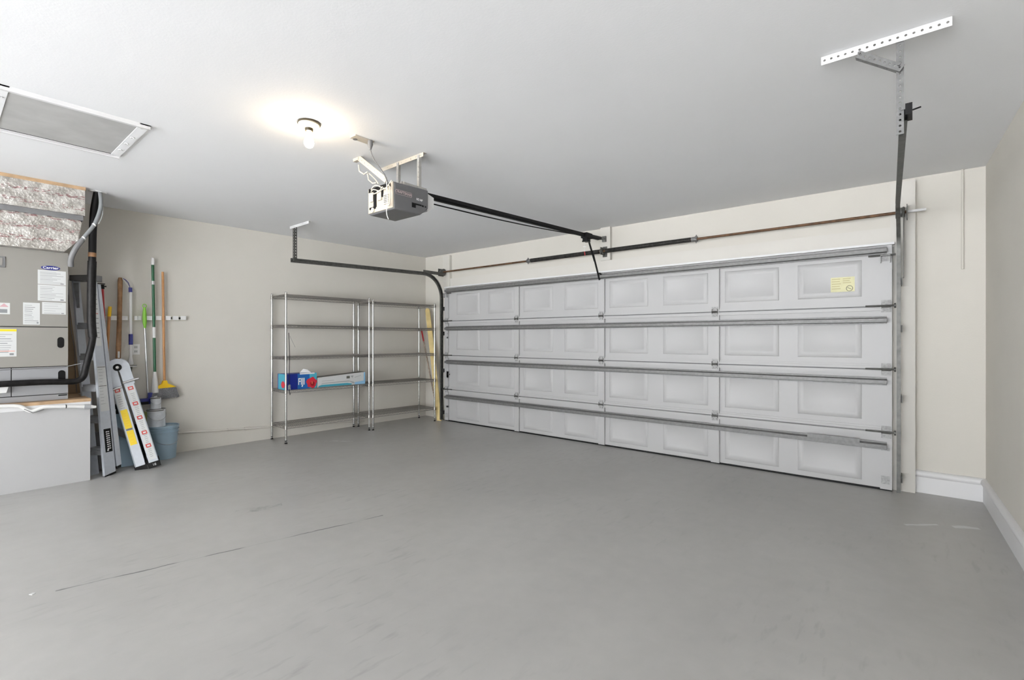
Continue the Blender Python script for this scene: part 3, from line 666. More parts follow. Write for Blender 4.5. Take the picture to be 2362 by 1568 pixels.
# bungee cord on the front post
bc = thing('elastic_cord', (.43, -2.585, .64), 'thin black elastic cord hooked on the front left shelving post', 'cord')
MB().tube([(.428, -2.583, 1.40), (.430, -2.578, 1.30), (.432, -2.572, 1.10), (.430, -2.576, .90), (.43, -2.575, .66), (.436, -2.57, .615), (.432, -2.562, .635)], .004, 6).build('cord', 'black', bc)
MB().box(.428, .434, -2.587, -2.562, .69, .745).build('tag', 'ink', bc)
MB().tube([(.42, -2.565, 1.36), (.425, -2.54, 1.30), (.43, -2.50, 1.215)], .002, 6).build('loose_end', 'ink', bc)

# planks between shelving and track
pk = MB()
pts = [(.615, -.235, 0), (.640, -.180, 0), (.40, -.10, 1.25), (.315, -.120, 1.80), (.29, -.135, 1.84), (.262, -.165, 1.845), (.25, -.18, 1.80), (.335, -.20, 1.20), (.575, -.245, .0)]
pk.prism([V((.585, -.212, .0)) + V((-.034, -.02, 0)), V((.585, -.212, .0)) + V((.034, .02, 0)), V((.36, -.155, 1.05)) + V((.036, .02, 0)), V((.195, -.125, 1.80)) + V((.033, .02, 0)), V((.191, -.123, 1.83)) + V((.02, .012, 0)), V((.190, -.123, 1.842)), V((.191, -.123, 1.83)) - V((.02, .012, 0)), V((.195, -.125, 1.80)) - V((.033, .02, 0)), V((.36, -.155, 1.05)) - V((.036, .02, 0))], (-.008, .016, 0))
tag(pk.build('wooden_plank', 'woody'), 'tall yellow wooden plank with a rounded top leaning in the far corner', 'plank')
sk = thing('painted_stick', (.43, -.15, .2), 'thin paint-spattered stick with a dark red tip beside the yellow plank', 'stick')
a_, b_ = V((.455, -.165, .235)), V((.04, -.125, 1.48)); MB().tube([a_, a_.lerp(b_, .85)], [.014, .011], 10).build('shaft', 'stick', sk)
MB().tube([a_.lerp(b_, .84), b_], [.0125, .014], 10).build('tip', 'red', sk)

# ------------------------------------------------------------------ tool rack and long tools on the left wall
WX = -.095
rk = thing('tool_rack', (WX, -3.94, 1.51), 'long white wall rack with grippers holding brooms and handles', 'tool rack')
r_ = MB()
def wallx(y): return lw(y)
r_.prism([(wallx(-4.33), -4.33, 1.512), (wallx(-3.56), -3.56, 1.540), (wallx(-3.56), -3.56, 1.592), (wallx(-4.33), -4.33, 1.574)], (.012, 0, 0)); r_.build('rail', 'cream', rk)
for y in (-4.305, -4.219, -4.128, -4.03, -3.998, -3.912, -3.825, -3.735, -3.66, -3.585):
    z = 1.543 + (y + 4.33) / .77 * .025
    MB().box(wallx(y) + .012, wallx(y) + .038, y - (.026 if y not in (-4.03, -3.998) else .014), y + (.026 if y not in (-4.03, -3.998) else .014), z - .024, z + .022).build('gripper', 'white', rk)
for y in (-3.705, -3.62):
    MB().box(wallx(y) + .012, wallx(y) + .024, y - .01, y + .01, 1.553, 1.573).build('hook', 'black', rk)
def pole(name, label, cat, segs, group=None):
    t = thing(name, (WX + .03, segs[0][1][0][1], segs[0][1][0][2]), label, cat, group)
    for nm, pts, r, mt in segs: MB().tube(pts, r, 12).build(nm, mt, t)
    return t
PX = -.055
p = pole('wooden_stick', 'short wooden stick with an orange tip on the left end of the rack', 'stick', [
    ('shaft', [(PX - .01, -4.285, 1.02), (PX, -4.262, 1.56)], .013, 'woodb'), ('tip', [(PX, -4.262, 1.56), (PX, -4.255, 1.665)], .016, 'yellow')])
p = pole('axe_handle', 'thick weathered brown wooden handle hanging on the rack', 'tool handle', [
    ('handle', [(PX, -4.19, 1.02), (PX, -4.182, 1.3), (PX, -4.175, 1.6), (PX, -4.17, 1.95), (PX, -4.17, 1.98)], [.024, .023, .021, .022, .015], 'woodh')])
MB().box(PX + .0225, PX + .0245, -4.195, -4.178, 1.12, 1.19).build('price_sticker', 'paper', p)
p = pole('scrubbing_pole', 'white pole with blue grip and a looped blue cap, disc head at its foot', 'scrubber', [
    ('shaft', [(PX, -4.078, 1.04), (PX, -4.08, 1.83)], .013, 'white'), ('grip', [(PX, -4.079, 1.26), (PX, -4.079, 1.375)], .019, 'blue'),
    ('cap', [(PX, -4.082, 1.83), (PX, -4.083, 1.88)], .017, 'blue'),
    ('loop', [(PX, -4.086, 1.88), (PX, -4.10, 1.93), (PX, -4.125, 1.96), (PX, -4.145, 1.972)], .004, 'blue'),
    ('loop_cord', [(PX, -4.088, 1.885), (PX, -4.115, 1.915), (PX, -4.145, 1.968)], .0025, 'white')])
MB().tube([(PX, -4.079, 1.13), (PX, -4.078, 1.05), (PX, -4.076, 1.04)], [.013, .026, .02], 14).lathe([(0, 0), (.05, 0), (.05, .010), (0, .014)], (PX, -4.076, 1.022), 20).build('disc_head', 'white', p)
MB().lathe([(0, 0), (.051, 0), (.051, .005), (0, .005)], (PX, -4.076, 1.0315), 20).tube([(PX, -4.08, 1.02), (PX, -4.09, .93)], .016, 12).build('rubber_band', 'inkd', p)
p = pole('squeegee_mop', 'silver pole with lime green handle and a blue head', 'mop', [
    ('pole', [(PX, -3.925, .66), (PX, -3.955, 1.46)], .0095, 'steelpole'),
    ('handle', [(PX, -3.953, 1.44), (PX, -3.955, 1.5), (PX, -3.957, 1.6), (PX, -3.957, 1.67)], [.010, .019, .019, .012], 'lime')])
MB().tube([(PX, -3.957 + .018 * math.cos(a * PI / 8 + PI / 2), 1.688 + .02 * math.sin(a * PI / 8 + PI / 2)) for a in range(17)], .004, 6).build('hanging_loop', 'lime', p)
MB().box(PX - .02, PX + .03, -4.05, -3.925, .63, .665, 0).box(PX - .02, PX + .03, -4.05, -3.925, .60, .63, 1).build('head', ['blue', 'black'], p)
p = pole('green_mop', 'tall dark green mop pole with a white tip and white socket', 'mop', [
    ('tip', [(PX, -3.882, 2.15), (PX, -3.882, 2.19), (PX, -3.882, 2.228)], [.016, .018, .012], 'white'),
    ('pole', [(PX, -3.862, .93), (PX, -3.882, 2.16)], .0135, 'green'),
    ('socket', [(PX, -3.860, .72), (PX, -3.861, .80), (PX, -3.862, .955)], [.036, .032, .016], 'white'),
    ('white_band', [(PX, -3.8685, 1.335), (PX, -3.871, 1.455)], .0155, 'white'),
    ('label_band', [(PX, -3.878, 1.93), (PX, -3.8785, 1.97)], .0145, 'paper')])
MB().box(PX - .03, PX + .02, -3.93, -3.87, .60, .725).build('mop_head', 'blue', p)
p = pole('broom', 'broom with orange-brown handle, yellow head and grey bristles hanging from the rack', 'broom', [
    ('handle', [(PX, -3.772, .82), (PX, -3.788, 2.082)], .0125, 'woodb')])
hd = MB(); yc = -3.772
prof = [(-.108, .762), (.112, .772), (.06, .800), (.028, .815), (.020, .850), (-.014, .850), (-.026, .812), (-.06, .795)]
hd.prism([(PX - .022, yc + a, z) for a, z in prof], (.044, 0, 0)); hd.build('head', 'yellow', p)
br = MB()
for k in range(64):
    u = k / 63; y = yc - .103 + .21 * u; sp = (u - .5) * .055
    for xx in (-.016, 0, .016):
        br.tube([(PX + xx, y, .768), (PX + xx * 1.4, y + sp * .5, .71), (PX + xx * 1.6, y + sp + random.uniform(-.004, .004), .655 + random.uniform(-.006, .006) - .018 * (1 - u))], .0026, 4)
br.build('bristles', 'bristle', p)
# outlet, screw holes, low conduit
wo = thing('wall_outlet', (lw(-4.03), -4.03, 1.16), 'white duplex outlet on the left wall behind the scrubbing pole', 'outlet')
y_ = -4.025; x_ = lw(y_)
MB().box(x_, x_ + .006, y_ - .036, y_ + .036, 1.15, 1.265).build('cover_plate', 'white', wo)
for z in (1.185, 1.232): MB().box(x_ + .006, x_ + .008, y_ - .016, y_ + .016, z - .014, z + .014).box(x_ + .008, x_ + .0085, y_ - .008, y_ - .005, z - .006, z + .006, 1).box(x_ + .008, x_ + .0085, y_ + .005, y_ + .008, z - .006, z + .006, 1).build('socket', ['paper', 'inkd'], wo)
cp = thing('low_conduit', (-.08, -3.1, .15), 'cream painted conduit running low along the left wall from bucket to shelving', 'conduit')
def cq(y): return (lw(y) + .014, y, .235 - (y + 3.70) / 1.1 * .075)
MB().tube([cq(-3.74), cq(-3.1), cq(-2.0), cq(-1.2)], .011, 10).build('pipe', 'wall', cp)
for y in (-3.10, -2.88): MB().tube([cq(y - (.008 if y < -3 else .035)), cq(y + (.008 if y < -3 else .035))], .0165, 10).build('coupling', 'wall', cp)

# ------------------------------------------------------------------ air handler corner
pf = thing('equipment_platform', (.2, -5.0, 0), 'white boxed platform with a plywood top under the air handler', 'platform')
MB().prism([(lw(-4.513), -4.513, 0), (.548, -4.513, 0), (.548, -5.75, 0), (lw(-5.75), -5.75, 0)], (0, 0, .70)).build('base', 'door', pf)
MB().prism([(lw(-4.507), -4.507, .738), (.552, -4.507, .738), (.552, -5.75, .738), (lw(-5.75), -5.75, .738)], (0, 0, .028)).build('plywood_top', 'ply', pf)
MB().prism([(lw(-4.51), -4.51, .70), (.556, -4.51, .70), (.556, -5.75, .70), (lw(-5.75), -5.75, .70)], (0, 0, .038)).build('fascia', 'trim', pf)
ah = thing('air_handler', (.2, -5.0, .766), 'tall grey air handler cabinet covered with labels on the white platform', 'air handler')
MB().box(-.02, .438, -5.45, -4.656, .766, 2.118).build('cabinet', 'unit', ah)
up = MB().box(.438, .45, -5.45, -4.654, 1.435, 2.118).build('upper_panel', 'unit', ah)
lp = MB().box(.438, .45, -5.45, -4.654, 1.075, 1.427).build('middle_panel', 'unit', ah)
bpn = MB().box(.438, .45, -5.018, -4.654, .822, 1.068).box(.438, .45, -5.45, -5.024, .822, 1.068).build('lower_panel', 'unitlow', ah)
MB().box(.438, .448, -5.45, -4.654, .768, .815).box(.446, .4495, -4.72, -4.66, .80, .81, 1).build('base_rail', ['unitlow', 'black'], ah)
MB().box(.430, .4385, -5.45, -4.656, .812, .824).box(.430, .4385, -5.026, -5.016, .82, 1.07).box(.430, .4385, -5.45, -4.656, 1.066, 1.077).box(.430, .4385, -5.45, -4.656, 1.426, 1.436).build('seam_dark_strip', 'dark', ah)  # dark strips set into the seams between the panels
def capsule(mb, yc, zc, w, h, x, th, m=0):
    r = w / 2; pts = []
    for k in range(9): a = PI * k / 8; pts.append((x, yc + r * math.cos(a), zc + h / 2 - r + r * math.sin(a)))
    for k in range(9): a = PI + PI * k / 8; pts.append((x, yc + r * math.cos(a), zc - h / 2 + r + r * math.sin(a)))
    mb.prism(pts, (th, 0, 0), m); return mb
capsule(MB(), -4.704, 1.29, .046, .10, .450, .002).build('pull_slot', 'black', lp)
capsule(MB(), -4.697, .985, .05, .10, .450, .002).build('pull_slot', 'black', bpn)
lg = MB().prism([(.450, -4.772 + .064 * math.cos(a * PI / 20), 1.968 + .020 * math.sin(a * PI / 20)) for a in range(40)], (.004, 0, 0)).build('logo_badge', 'blue', up)
text('Carrier', .030, (.4548, -4.772, 1.968), (0, 1, 0), (0, 0, 1), 'white', 'lettering', lg, sx=1.15, bold=.0006)
MB().box(.45, .458, -5.12, -5.058, 1.94, 2.035).box(.458, .461, -5.12, -5.075, 1.955, 2.02, 1).build('latch', ['grey', 'unit'], up)
def sheet(y0, y1, z0, z1, parent, rows, x=.450, head=None, red=False):
    o = MB().box(x, x + .0012, y0, y1, z0, z1).build('label_sheet', 'paper', parent)
    m_ = MB(); w = y1 - y0; hh = (z1 - z0)
    for k in range(rows):
        z = z1 - hh * (.12 + .80 * k / max(rows - 1, 1)); a = y0 + w * .08; b = y0 + w * random.uniform(.5, .92)
        m_.box(x + .0012, x + .0018, a, b, z - hh * .012, z + hh * .012, random.choice((0, 1, 1)))
    m_.box(x + .0012, x + .0018, y0 + w * .8, y0 + w * .92, z0 + hh * .05, z0 + hh * .12, 0)
    if head: m_.box(x + .0012, x + .0020, y0, y1, z1 - hh * .09, z1 - hh * .01, 2)
    if red:
        m_.box(x + .0012, x + .0020, y0, y0 + w * .45, z0 + hh * .03, z0 + hh * .10, 3)
        m_.box(x + .0012, x + .0020, y0 + w * .05, y1 - w * .05, z0 + hh * .19, z0 + hh * .205, 4)
    m_.build('print', ['ink', 'ink2', 'yellowp', 'pinklabel', 'pink'], o)
    return o
sheet(-4.856, -4.669, 1.817, 1.945, up, 10); sheet(-4.856, -4.669, 1.668, 1.812, up, 9)
sheet(-4.949, -4.842, 1.451, 1.645, up, 10); sheet(-4.828, -4.669, 1.548, 1.656, up, 5)
sheet(-5.20, -4.989, 1.17, 1.41, lp, 11, head=True, red=True)
o = MB().box(.450, .4512, -5.115, -5.029, 1.537, 1.635).build('hazard_label', 'paper', up)
MB().prism([(.4512, -5.093, 1.60), (.4512, -5.037, 1.60), (.4512, -5.065, 1.63)], (.0006, 0, 0), 0).box(.4512, .4518, -5.10, -5.045, 1.548, 1.58, 1).build('print', ['pinklabel', 'ink'], o)
eb = MB().prism([(.452, -5.20, .86), (.452, -5.055, .86), (.452, -5.042, .91), (.452, -5.048, .925), (.452, -5.20, .925)], (.05, 0, 0)).build('white_switch_box', 'white', ah)
# plenum above
du = thing('foil_duct', (.25, -5.0, 2.1), 'foil-wrapped insulated duct between the air handler and the ceiling', 'duct')
o = MB().box(.0, .592, -5.5, -4.556, 2.462, H - .001).build('upper_plenum', 'foil', du)
o = MB().prism([(.0, -5.5, 2.418), (.0, -4.585, 2.418), (.0, -4.573, 2.395), (.0, -4.60, 2.23), (.0, -4.69, 2.119), (.0, -5.5, 2.119)], (.555, 0, 0)).build('lower_plenum', 'foil', du)
MB().box(.0, .57, -5.5, -4.565, 2.418, 2.462).build('joint_band', 'grey', du)
MB().box(.0, .596, -5.5, -4.552, H - .03, H - .001).build('sealing_tape', 'ply', du)
# seal around the pipe hole
hp = MB().prism([(.50 + .06 * math.cos(a * PI / 8) * (1 + .2 * math.sin(a * 3)), -4.455 + .06 * math.sin(a * PI / 8) * (1 + .2 * math.cos(a * 2)), H - .008) for a in range(16)], (0, 0, .0078))
tag(hp.build('foam_sealant', 'white'), 'ragged white sealant where the black pipe passes through the ceiling', 'sealant')
rf = thing('insulated_pipe', (.5, -4.5, .9), 'fat black insulated refrigerant pipe climbing beside the air handler to the ceiling', 'pipe')
def smooth(pts, n=6):
    pts = [V(p) for p in pts]; out = []
    P_ = [pts[0]] + pts + [pts[-1]]
    for i in range(1, len(P_) - 2):
        for k in range(n):
            t = k / n; a, b, c, d = P_[i - 1:i + 3]
            out.append(.5 * ((2 * b) + (c - a) * t + (2 * a - 5 * b + 4 * c - d) * t * t + (3 * b - a - 3 * c + d) * t ** 3))
    return out + [pts[-1]]
MB().tube(smooth([(.535, -5.4, .935), (.53, -4.9, .94), (.51, -4.68, .93), (.50, -4.60, .932), (.50, -4.555, .97), (.50, -4.535, 1.06), (.50, -4.495, 1.27), (.495, -4.482, 1.38)]), .027, 14).build('lower_run', 'rubber', rf)
MB().tube(smooth([(.495, -4.485, 1.34), (.495, -4.495, 1.5), (.495, -4.493, 1.9), (.495, -4.49, 2.06)]), .034, 16).build('vertical_sleeve', 'rubber', rf)
MB().tube(smooth([(.495, -4.49, 2.05), (.495, -4.488, 2.18), (.495, -4.485, 2.35), (.495, -4.475, 2.55), (.50, -4.452, H - .002)]), [.030] * 24 + [.03], 14).build('upper_sleeve', 'black', rf)
MB().tube([(.495, -4.49, 2.10), (.495, -4.489, 2.14)], .0315, 14).build('tape_band', 'woodh', rf)
gc = thing('grey_cable', (.56, -4.5, 1.98), 'grey cable looping from the ceiling across the black pipe to the cabinet corner', 'cable')
MB().tube(smooth([(.535, -4.44, H - .01), (.55, -4.435, 2.62), (.555, -4.448, 2.52), (.56, -4.485, 2.40), (.58, -4.54, 2.30), (.59, -4.58, 2.23)]), .016, 10).build('cable', 'ink', gc)
MB().tube(smooth([(.59, -4.575, 2.235), (.585, -4.62, 2.15), (.56, -4.648, 2.06), (.53, -4.645, 1.99)]), .022, 10).build('sleeve', 'grey', gc)
MB().tube(smooth([(.55, -4.425, 2.60), (.56, -4.425, 2.50), (.565, -4.455, 2.41)]), .004, 6).build('thin_wire', 'ink2', gc)
for a in ((.562, -4.487, 2.395), (.588, -4.565, 2.255)): MB().tube([(a[0], a[1] - .004, a[2] - .004), (a[0], a[1] + .004, a[2] + .004)], .0185, 10).build('cable_tie', 'white', gc)
dr = thing('drain_pipe', (.58, -4.9, .68), 'white plastic drain pipe running along the front edge of the platform', 'pipe')
MB().tube(smooth([(.575, -5.5, .765), (.575, -5.10, .757), (.575, -5.0, .748), (.575, -4.965, .735), (.575, -4.925, .700), (.575, -4.89, .697), (.575, -4.845, .715), (.575, -4.80, .720), (.575, -4.66, .708), (.575, -4.55, .694)]), .0155, 12).build('pipe', 'pipewhite', dr)
MB().tube([(.575, -4.56, .695), (.575, -4.515, .689)], .022, 12).build('coupling', 'ink2', dr)
MB().tube([(.575, -4.52, .690), (.575, -4.475, .684)], [.018, .012], 12).build('end_cap', 'pipewhite', dr)
for y, z in ((-4.685, .711), (-4.555, .695)): MB().tube([(.575, y - .003, z), (.575, y + .003, z)], .0175, 12).build('strap', 'black', dr)
MB().tube([(.590, -4.955, .718), (.590, -4.90, .678), (.590, -4.865, .690), (.590, -4.83, .703)], .003, 6).build('thin_wire', 'grey', dr)
tw = thing('thermostat_wire', (.46, -4.9, 1.05), 'thin dark wire strung across the front of the cabinet above the black pipe', 'wire')
MB().tube([(.456, -5.4, 1.045), (.456, -5.02, 1.058), (.456, -4.92, 1.058), (.456, -4.80, 1.060), (.456, -4.70, 1.060), (.456, -4.66, 1.068), (.48, -4.60, 1.085), (.50, -4.565, 1.095)], .0035, 6).build('wire', 'grey', tw)
pb = MB().prism([(-.085, -5.2, .77), (-.085, -4.49, .77), (-.085, -4.53, 1.25), (-.085, -4.575, 1.70), (-.085, -4.62, 2.08), (-.085, -5.2, 2.08)], (.018, 0, 0))
tag(pb.build('hardboard_sheet', 'board_tan'), 'tall tan hardboard sheet standing behind the air handler', 'board')
tag(MB().tube(smooth([(-.060, -4.585, 1.92), (-.060, -4.575, 1.6), (-.060, -4.56, 1.4), (-.060, -4.535, 1.2), (-.060, -4.53, 1.0), (-.060, -4.52, .78)]), .003, 6).build('hanging_wire', 'grey'), 'thin dark wire hanging down the tan hardboard sheet', 'wire')

# ------------------------------------------------------------------ stepladder leaning by the platform
SP = V((.53, -4.402, 0)); AA = V((-.53, .85, 0)).normalized(); WW = V((-.85, -.53, 0)).normalized(); UU = V((-.30, -.065, 1.90))
sl = thing('stepladder', SP[:], 'folded aluminium stepladder with a black label leaning beside the white platform', 'stepladder')
def railp(off, wb, wt, z0, z1, toff, d=.024):
    a0 = SP + UU * z0 + off; a1 = SP + UU * z1 + toff
    return MB().prism([a0, a0 + AA * wb, a1 + AA * wt, a1], WW * d)
MB().prism([SP, SP + AA * .112 + UU * .012, SP + UU + AA * .075, SP + UU], WW * .024).build('front_rail', 'alu', sl)
MB().prism([SP + WW * .175 + V((0, 0, .0)), SP + WW * .175 + AA * .10, SP + UU + WW * .185 + AA * .065, SP + UU + WW * .185], WW * .02).build('front_rail', 'alu', sl)
MB().prism([SP + AA * .127 + UU * .036, SP + AA * .178 + UU * .041, SP + UU * .985 + AA * .112, SP + UU * .985 + AA * .082], WW * .02).build('rear_rail', 'alu', sl)
MB().prism([SP + AA * .127 + UU * .023, SP + AA * .170 + UU * .028, SP + AA * .172 + UU * .039, SP + AA * .13 + UU * .035], WW * .026).build('rear_foot', 'black', sl)
MB().prism([SP - WW * .002 - V((0, 0, 0)), SP - WW * .002 + AA * .114 + UU * .006, SP - WW * .002 + AA * .113 + UU * .014, SP - WW * .002 + UU * .005], WW * .028).build('front_foot', 'black', sl)
for t_ in (.13, .29, .45, .61, .77):
    c = SP + UU * t_; w_ = .175 + .01 * t_
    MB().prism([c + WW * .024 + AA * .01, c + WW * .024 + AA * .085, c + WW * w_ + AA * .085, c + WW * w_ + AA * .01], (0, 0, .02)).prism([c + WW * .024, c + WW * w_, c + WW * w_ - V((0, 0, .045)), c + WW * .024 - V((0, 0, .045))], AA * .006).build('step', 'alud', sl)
ct = SP + UU
MB().prism([ct - WW * .02 - AA * .012, ct - WW * .02 + AA * .11, ct + WW * .215 + AA * .11, ct + WW * .215 - AA * .012], (0, 0, .055)).build('top_cap', 'grey', sl)
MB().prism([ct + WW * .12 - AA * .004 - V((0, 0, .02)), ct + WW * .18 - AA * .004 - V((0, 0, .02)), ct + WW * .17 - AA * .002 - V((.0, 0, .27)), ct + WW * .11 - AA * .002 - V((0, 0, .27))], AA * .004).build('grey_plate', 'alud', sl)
o = MB().prism([SP + UU * .97 - WW * .0015 + AA * .012, SP + UU * .97 - WW * .0015 + AA * .066, SP + UU * .66 - WW * .0015 + AA * .070, SP + UU * .66 - WW * .0015 + AA * .02], WW * .0012).build('instruction_label', 'paper', sl)
m_ = MB()
for k in range(11):
    c = SP + UU * (.955 - .025 * k) - WW * .0025 + AA * .022
    m_.prism([c, c + AA * .036, c + AA * .036 - V((0, 0, .012)), c - V((0, 0, .012))], WW * .0008, 1 if k in (0, 5) else 0)
m_.build('print', ['ink', 'redlabel'], o)
o = MB().prism([SP + UU * .555 - WW * .0015 + AA * .006, SP + UU * .555 - WW * .0015 + AA * .088, SP + UU * .325 - WW * .0015 + AA * .096, SP + UU * .325 - WW * .0015 + AA * .010], WW * .0012).build('worn_label', 'labely', sl); M_ = o
o.data.materials[0] = M['paper']
m_ = MB()
for t_ in (.552, .455):
    c = SP + UU * t_ - WW * .0027 + AA * .008; m_.prism([c, c + AA * .078, c + AA * .078 - V((0, 0, .006)), c - V((0, 0, .006))], WW * .0008, 1)
for k in range(12):
    c = SP + UU * (.54 - .016 * k) - WW * .0027 + AA * .016; m_.prism([c, c + AA * random.uniform(.03, .065), c + AA * .03 - V((0, 0, .004)), c - V((0, 0, .004))], WW * .0008, 0)
m_.build('print', ['ink2', 'inkd'], o)
o = MB().prism([SP + UU * .235 - WW * .0015 + AA * .022, SP + UU * .235 - WW * .0015 + AA * .092, SP + UU * .118 - WW * .0015 + AA * .096, SP + UU * .118 - WW * .0015 + AA * .026], WW * .0014).build('black_label', 'inkd', sl); o.data.materials[0] = M['black']
m_ = MB()
for r_, (a0, wd) in enumerate(((.040, .018), (.062, .012))):
    for k in range(9):
        c = SP + UU * (.222 - .0105 * k) - WW * .003 + AA * (a0 + .003 * k * .3); m_.prism([c, c + AA * wd, c + AA * wd - V((0, 0, .012)), c - V((0, 0, .013))], WW * .0008)
c = SP + UU * .128 - WW * .003 + AA * .05; m_.lathe([(0, 0), (.009, 0), (.009, .0008), (0, .0008)], c, 12, axis=WW)
m_.build('label_marks', 'white', o)
# shapes behind the stepladder feet
# ------------------------------------------------------------------ hinged multi-position ladder
F0 = V((.462, -4.052, .035)); H0 = V((.150, -4.232, 1.02)); U2 = (H0 - F0); N2 = V((.98, -.2, 0)).normalized(); A2 = N2.cross(U2).normalized()
if A2.y < 0: A2 = -A2
ml = thing('folding_ladder', (F0.x, F0.y, 0), 'folded aluminium multi-position ladder with yellow stickers leaning on its black feet', 'ladder')
L2 = U2.length; u2 = U2.normalized()
for sd in (0, 1):
    off = -N2 * .19 * sd
    for sgn in (-1, 1):
        c0 = F0 + off + A2 * .055 * sgn; c1 = H0 + off + A2 * .050 * sgn - u2 * .12
        MB().obox((c0 + c1) / 2, ((c1 - c0) / 2, A2 * .040, N2 * .016)).bar(c0 + A2 * .040 * sgn + N2 * .016, c1 + A2 * .040 * sgn + N2 * .016, .006, .006).build('rail', 'alu', ml)
        MB().obox(c0 - u2 * .012, (u2 * .028, A2 * .052, N2 * .024)).build('rubber_foot', 'black', ml)
    c = H0 + off
    hpm = MB(); arch = [(.102, .012, -.17), (.102, .010, -.09)]
    outer = [c + A2 * .100 - u2 * .19, c + A2 * .100] + [c + (A2 * math.cos(a * PI / 14) + u2 * math.sin(a * PI / 14)) * .100 for a in range(1, 14)] + [c - A2 * .100, c - A2 * .100 - u2 * .19]
    inner = [c + A2 * .010 - u2 * .19, c + A2 * .008 - u2 * .05] + [c + (A2 * math.cos(a * PI / 14) + u2 * math.sin(a * PI / 14)) * .006 - u2 * .03 for a in range(1, 14)] + [c - A2 * .008 - u2 * .05, c - A2 * .010 - u2 * .19]
    for k in range(len(outer) - 1): hpm.prism([outer[k] - N2 * .020, outer[k + 1] - N2 * .020, inner[k + 1] - N2 * .020, inner[k] - N2 * .020], N2 * .040)
    hpm.build('hinge_plate', 'alu', ml)
for sgn in (-1, 1):
    for k in range(4):
        c = F0 + A2 * .055 * sgn + U2 * (.14 + .22 * k); MB().tube([c, c - N2 * .19], .014, 10).build('rung', 'alu', ml)
MB().lathe([(.014, .022), (.034, .024), (.036, .034), (.030, .040), (.014, .036)], H0 + u2 * .01, 24, axis=N2).build('hinge_knob', 'black', ml)
MB().lathe([(0, .022), (.014, .024), (.014, .036), (0, .038)], H0 + u2 * .01, 16, axis=N2).build('knob_centre', 'white', ml)
for sgn, t_ in ((-1, .80), (1, .845)):
    c = F0 + A2 * .055 * sgn + U2 * t_ + N2 * .03
    MB().tube([c - A2 * (.05 if sgn > 0 else .085), c + A2 * (.085 if sgn > 0 else .04) + V((0, 0, .012))], .012, 10).build('locking_lever', 'steelpole', ml)
def sticker(sgn, t0, t1, w, m, name='sticker', x=.0175, th=.001, parent=None):
    a = F0 + A2 * .055 * sgn + U2 * t0 + N2 * x; b = F0 + A2 * .053 * sgn + U2 * t1 + N2 * x
    return MB().prism([a - A2 * w, a + A2 * w, b + A2 * w, b - A2 * w], N2 * th).build(name, m, parent or ml)
wl = sticker(-1, .58, .80, .030, 'paper', 'white_label'); wr = sticker(1, .04, .80, .031, 'paper', 'white_label')
y1_ = sticker(-1, .395, .585, .028, 'yellowp', 'yellow_label', .019); y2_ = sticker(-1, .23, .375, .028, 'yellowp', 'yellow_label', .019)
sticker(-1, .378, .396, .026, 'grey', 'label_band', .0195)
def marks(sgn, ts, w, m, parent, dt=.006, x=.0196):
    mb = MB()
    for t_ in ts:
        a = F0 + A2 * .055 * sgn + U2 * t_ + N2 * x; w1 = w * random.uniform(.6, 1)
        mb.prism([a - A2 * w1, a + A2 * w1, a + A2 * w1 + U2 * dt, a - A2 * w1 + U2 * dt], N2 * .0006)
    mb.build('print', m, parent)
marks(-1, [.60 + .022 * k for k in range(7)], .018, 'ink2', wl); marks(1, [.07 + .018 * k for k in range(37)], .017, 'ink2', wr)
marks(-1, [.42 + .025 * k for k in range(6)], .018, 'yellow', y1_, x=.0204); marks(-1, [.25 + .03 * k for k in range(4)], .018, 'yellow', y2_, x=.0204)
for sgn, t_ in ((-1, .765), (1, .76), (1, .60), (1, .455), (1, .30), (1, .165)):
    o = sticker(sgn, t_, t_ + .035, .022, 'redlabel', 'warning_sticker', .0198); 
    a = F0 + A2 * .055 * sgn + U2 * (t_ + .010) + N2 * .0212
    MB().prism([a - A2 * .012, a + A2 * .012, a + A2 * .012 + U2 * .015, a - A2 * .012 + U2 * .015], N2 * .0006).build('print', 'paper', o)
text('18', .032, F0 + A2 * .055 - u2 * .012 + N2 * .025, A2, u2, 'ink2', 'size_number', ml, bold=.0006)

# ------------------------------------------------------------------ buckets and cans
def bucket(name, c, rb, rt, h, m, label, cat, tilt=None, group=None):
    t = thing(name, c, label, cat, group)
    prof = [(0, .004), (rb - .004, .004), (rb - .004, 0), (rb, 0)]
    for k in range(1, 9): prof.append((rb + (rt - rb) * k / 10, h * k / 10))
    prof += [(rt + .004, h * .80), (rt + .004, h * .815), (rt - .004, h * .825), (rt - .003, h * .87), (rt + .006, h * .875), (rt + .006, h * .89), (rt - .003, h * .90), (rt, h * .94), (rt + .007, h * .95), (rt + .007, h), (rt - .003, h), (rt - .006, h * .9), (rb - .003, .01), (0, .01)]
    MB().lathe(prof, c, 36).build('body', m, t)
    return t
bk = bucket('bucket', (.062, -3.815, 0), .118, .143, .365, 'bucket', 'blue-grey plastic bucket with wire handle by the left wall, paint cans on it', 'bucket')
MB().lathe([(0, .345), (.136, .345), (.138, .352), (0, .352)], (.062, -3.815, 0), 36).build('lid', 'bucket', bk)
hc = V((.062, -3.815, .27)); hp_ = []
for k in range(17):
    a = PI * k / 16; hp_.append(hc + V((.155 * math.sin(a) * .95 + .0, -.145 * math.cos(a), -.105 * math.sin(a) + .02 * math.cos(a))))
MB().tube(hp_, .0028, 6).build('wire_handle', 'steelpole', bk)
MB().lathe([(.0, 0), (.014, .0), (.014, .008), (0, .01)], hc + V((.05, -.143, .0)), 12, axis=(0.3, -1, 0)).build('handle_ear', 'bucket', bk)
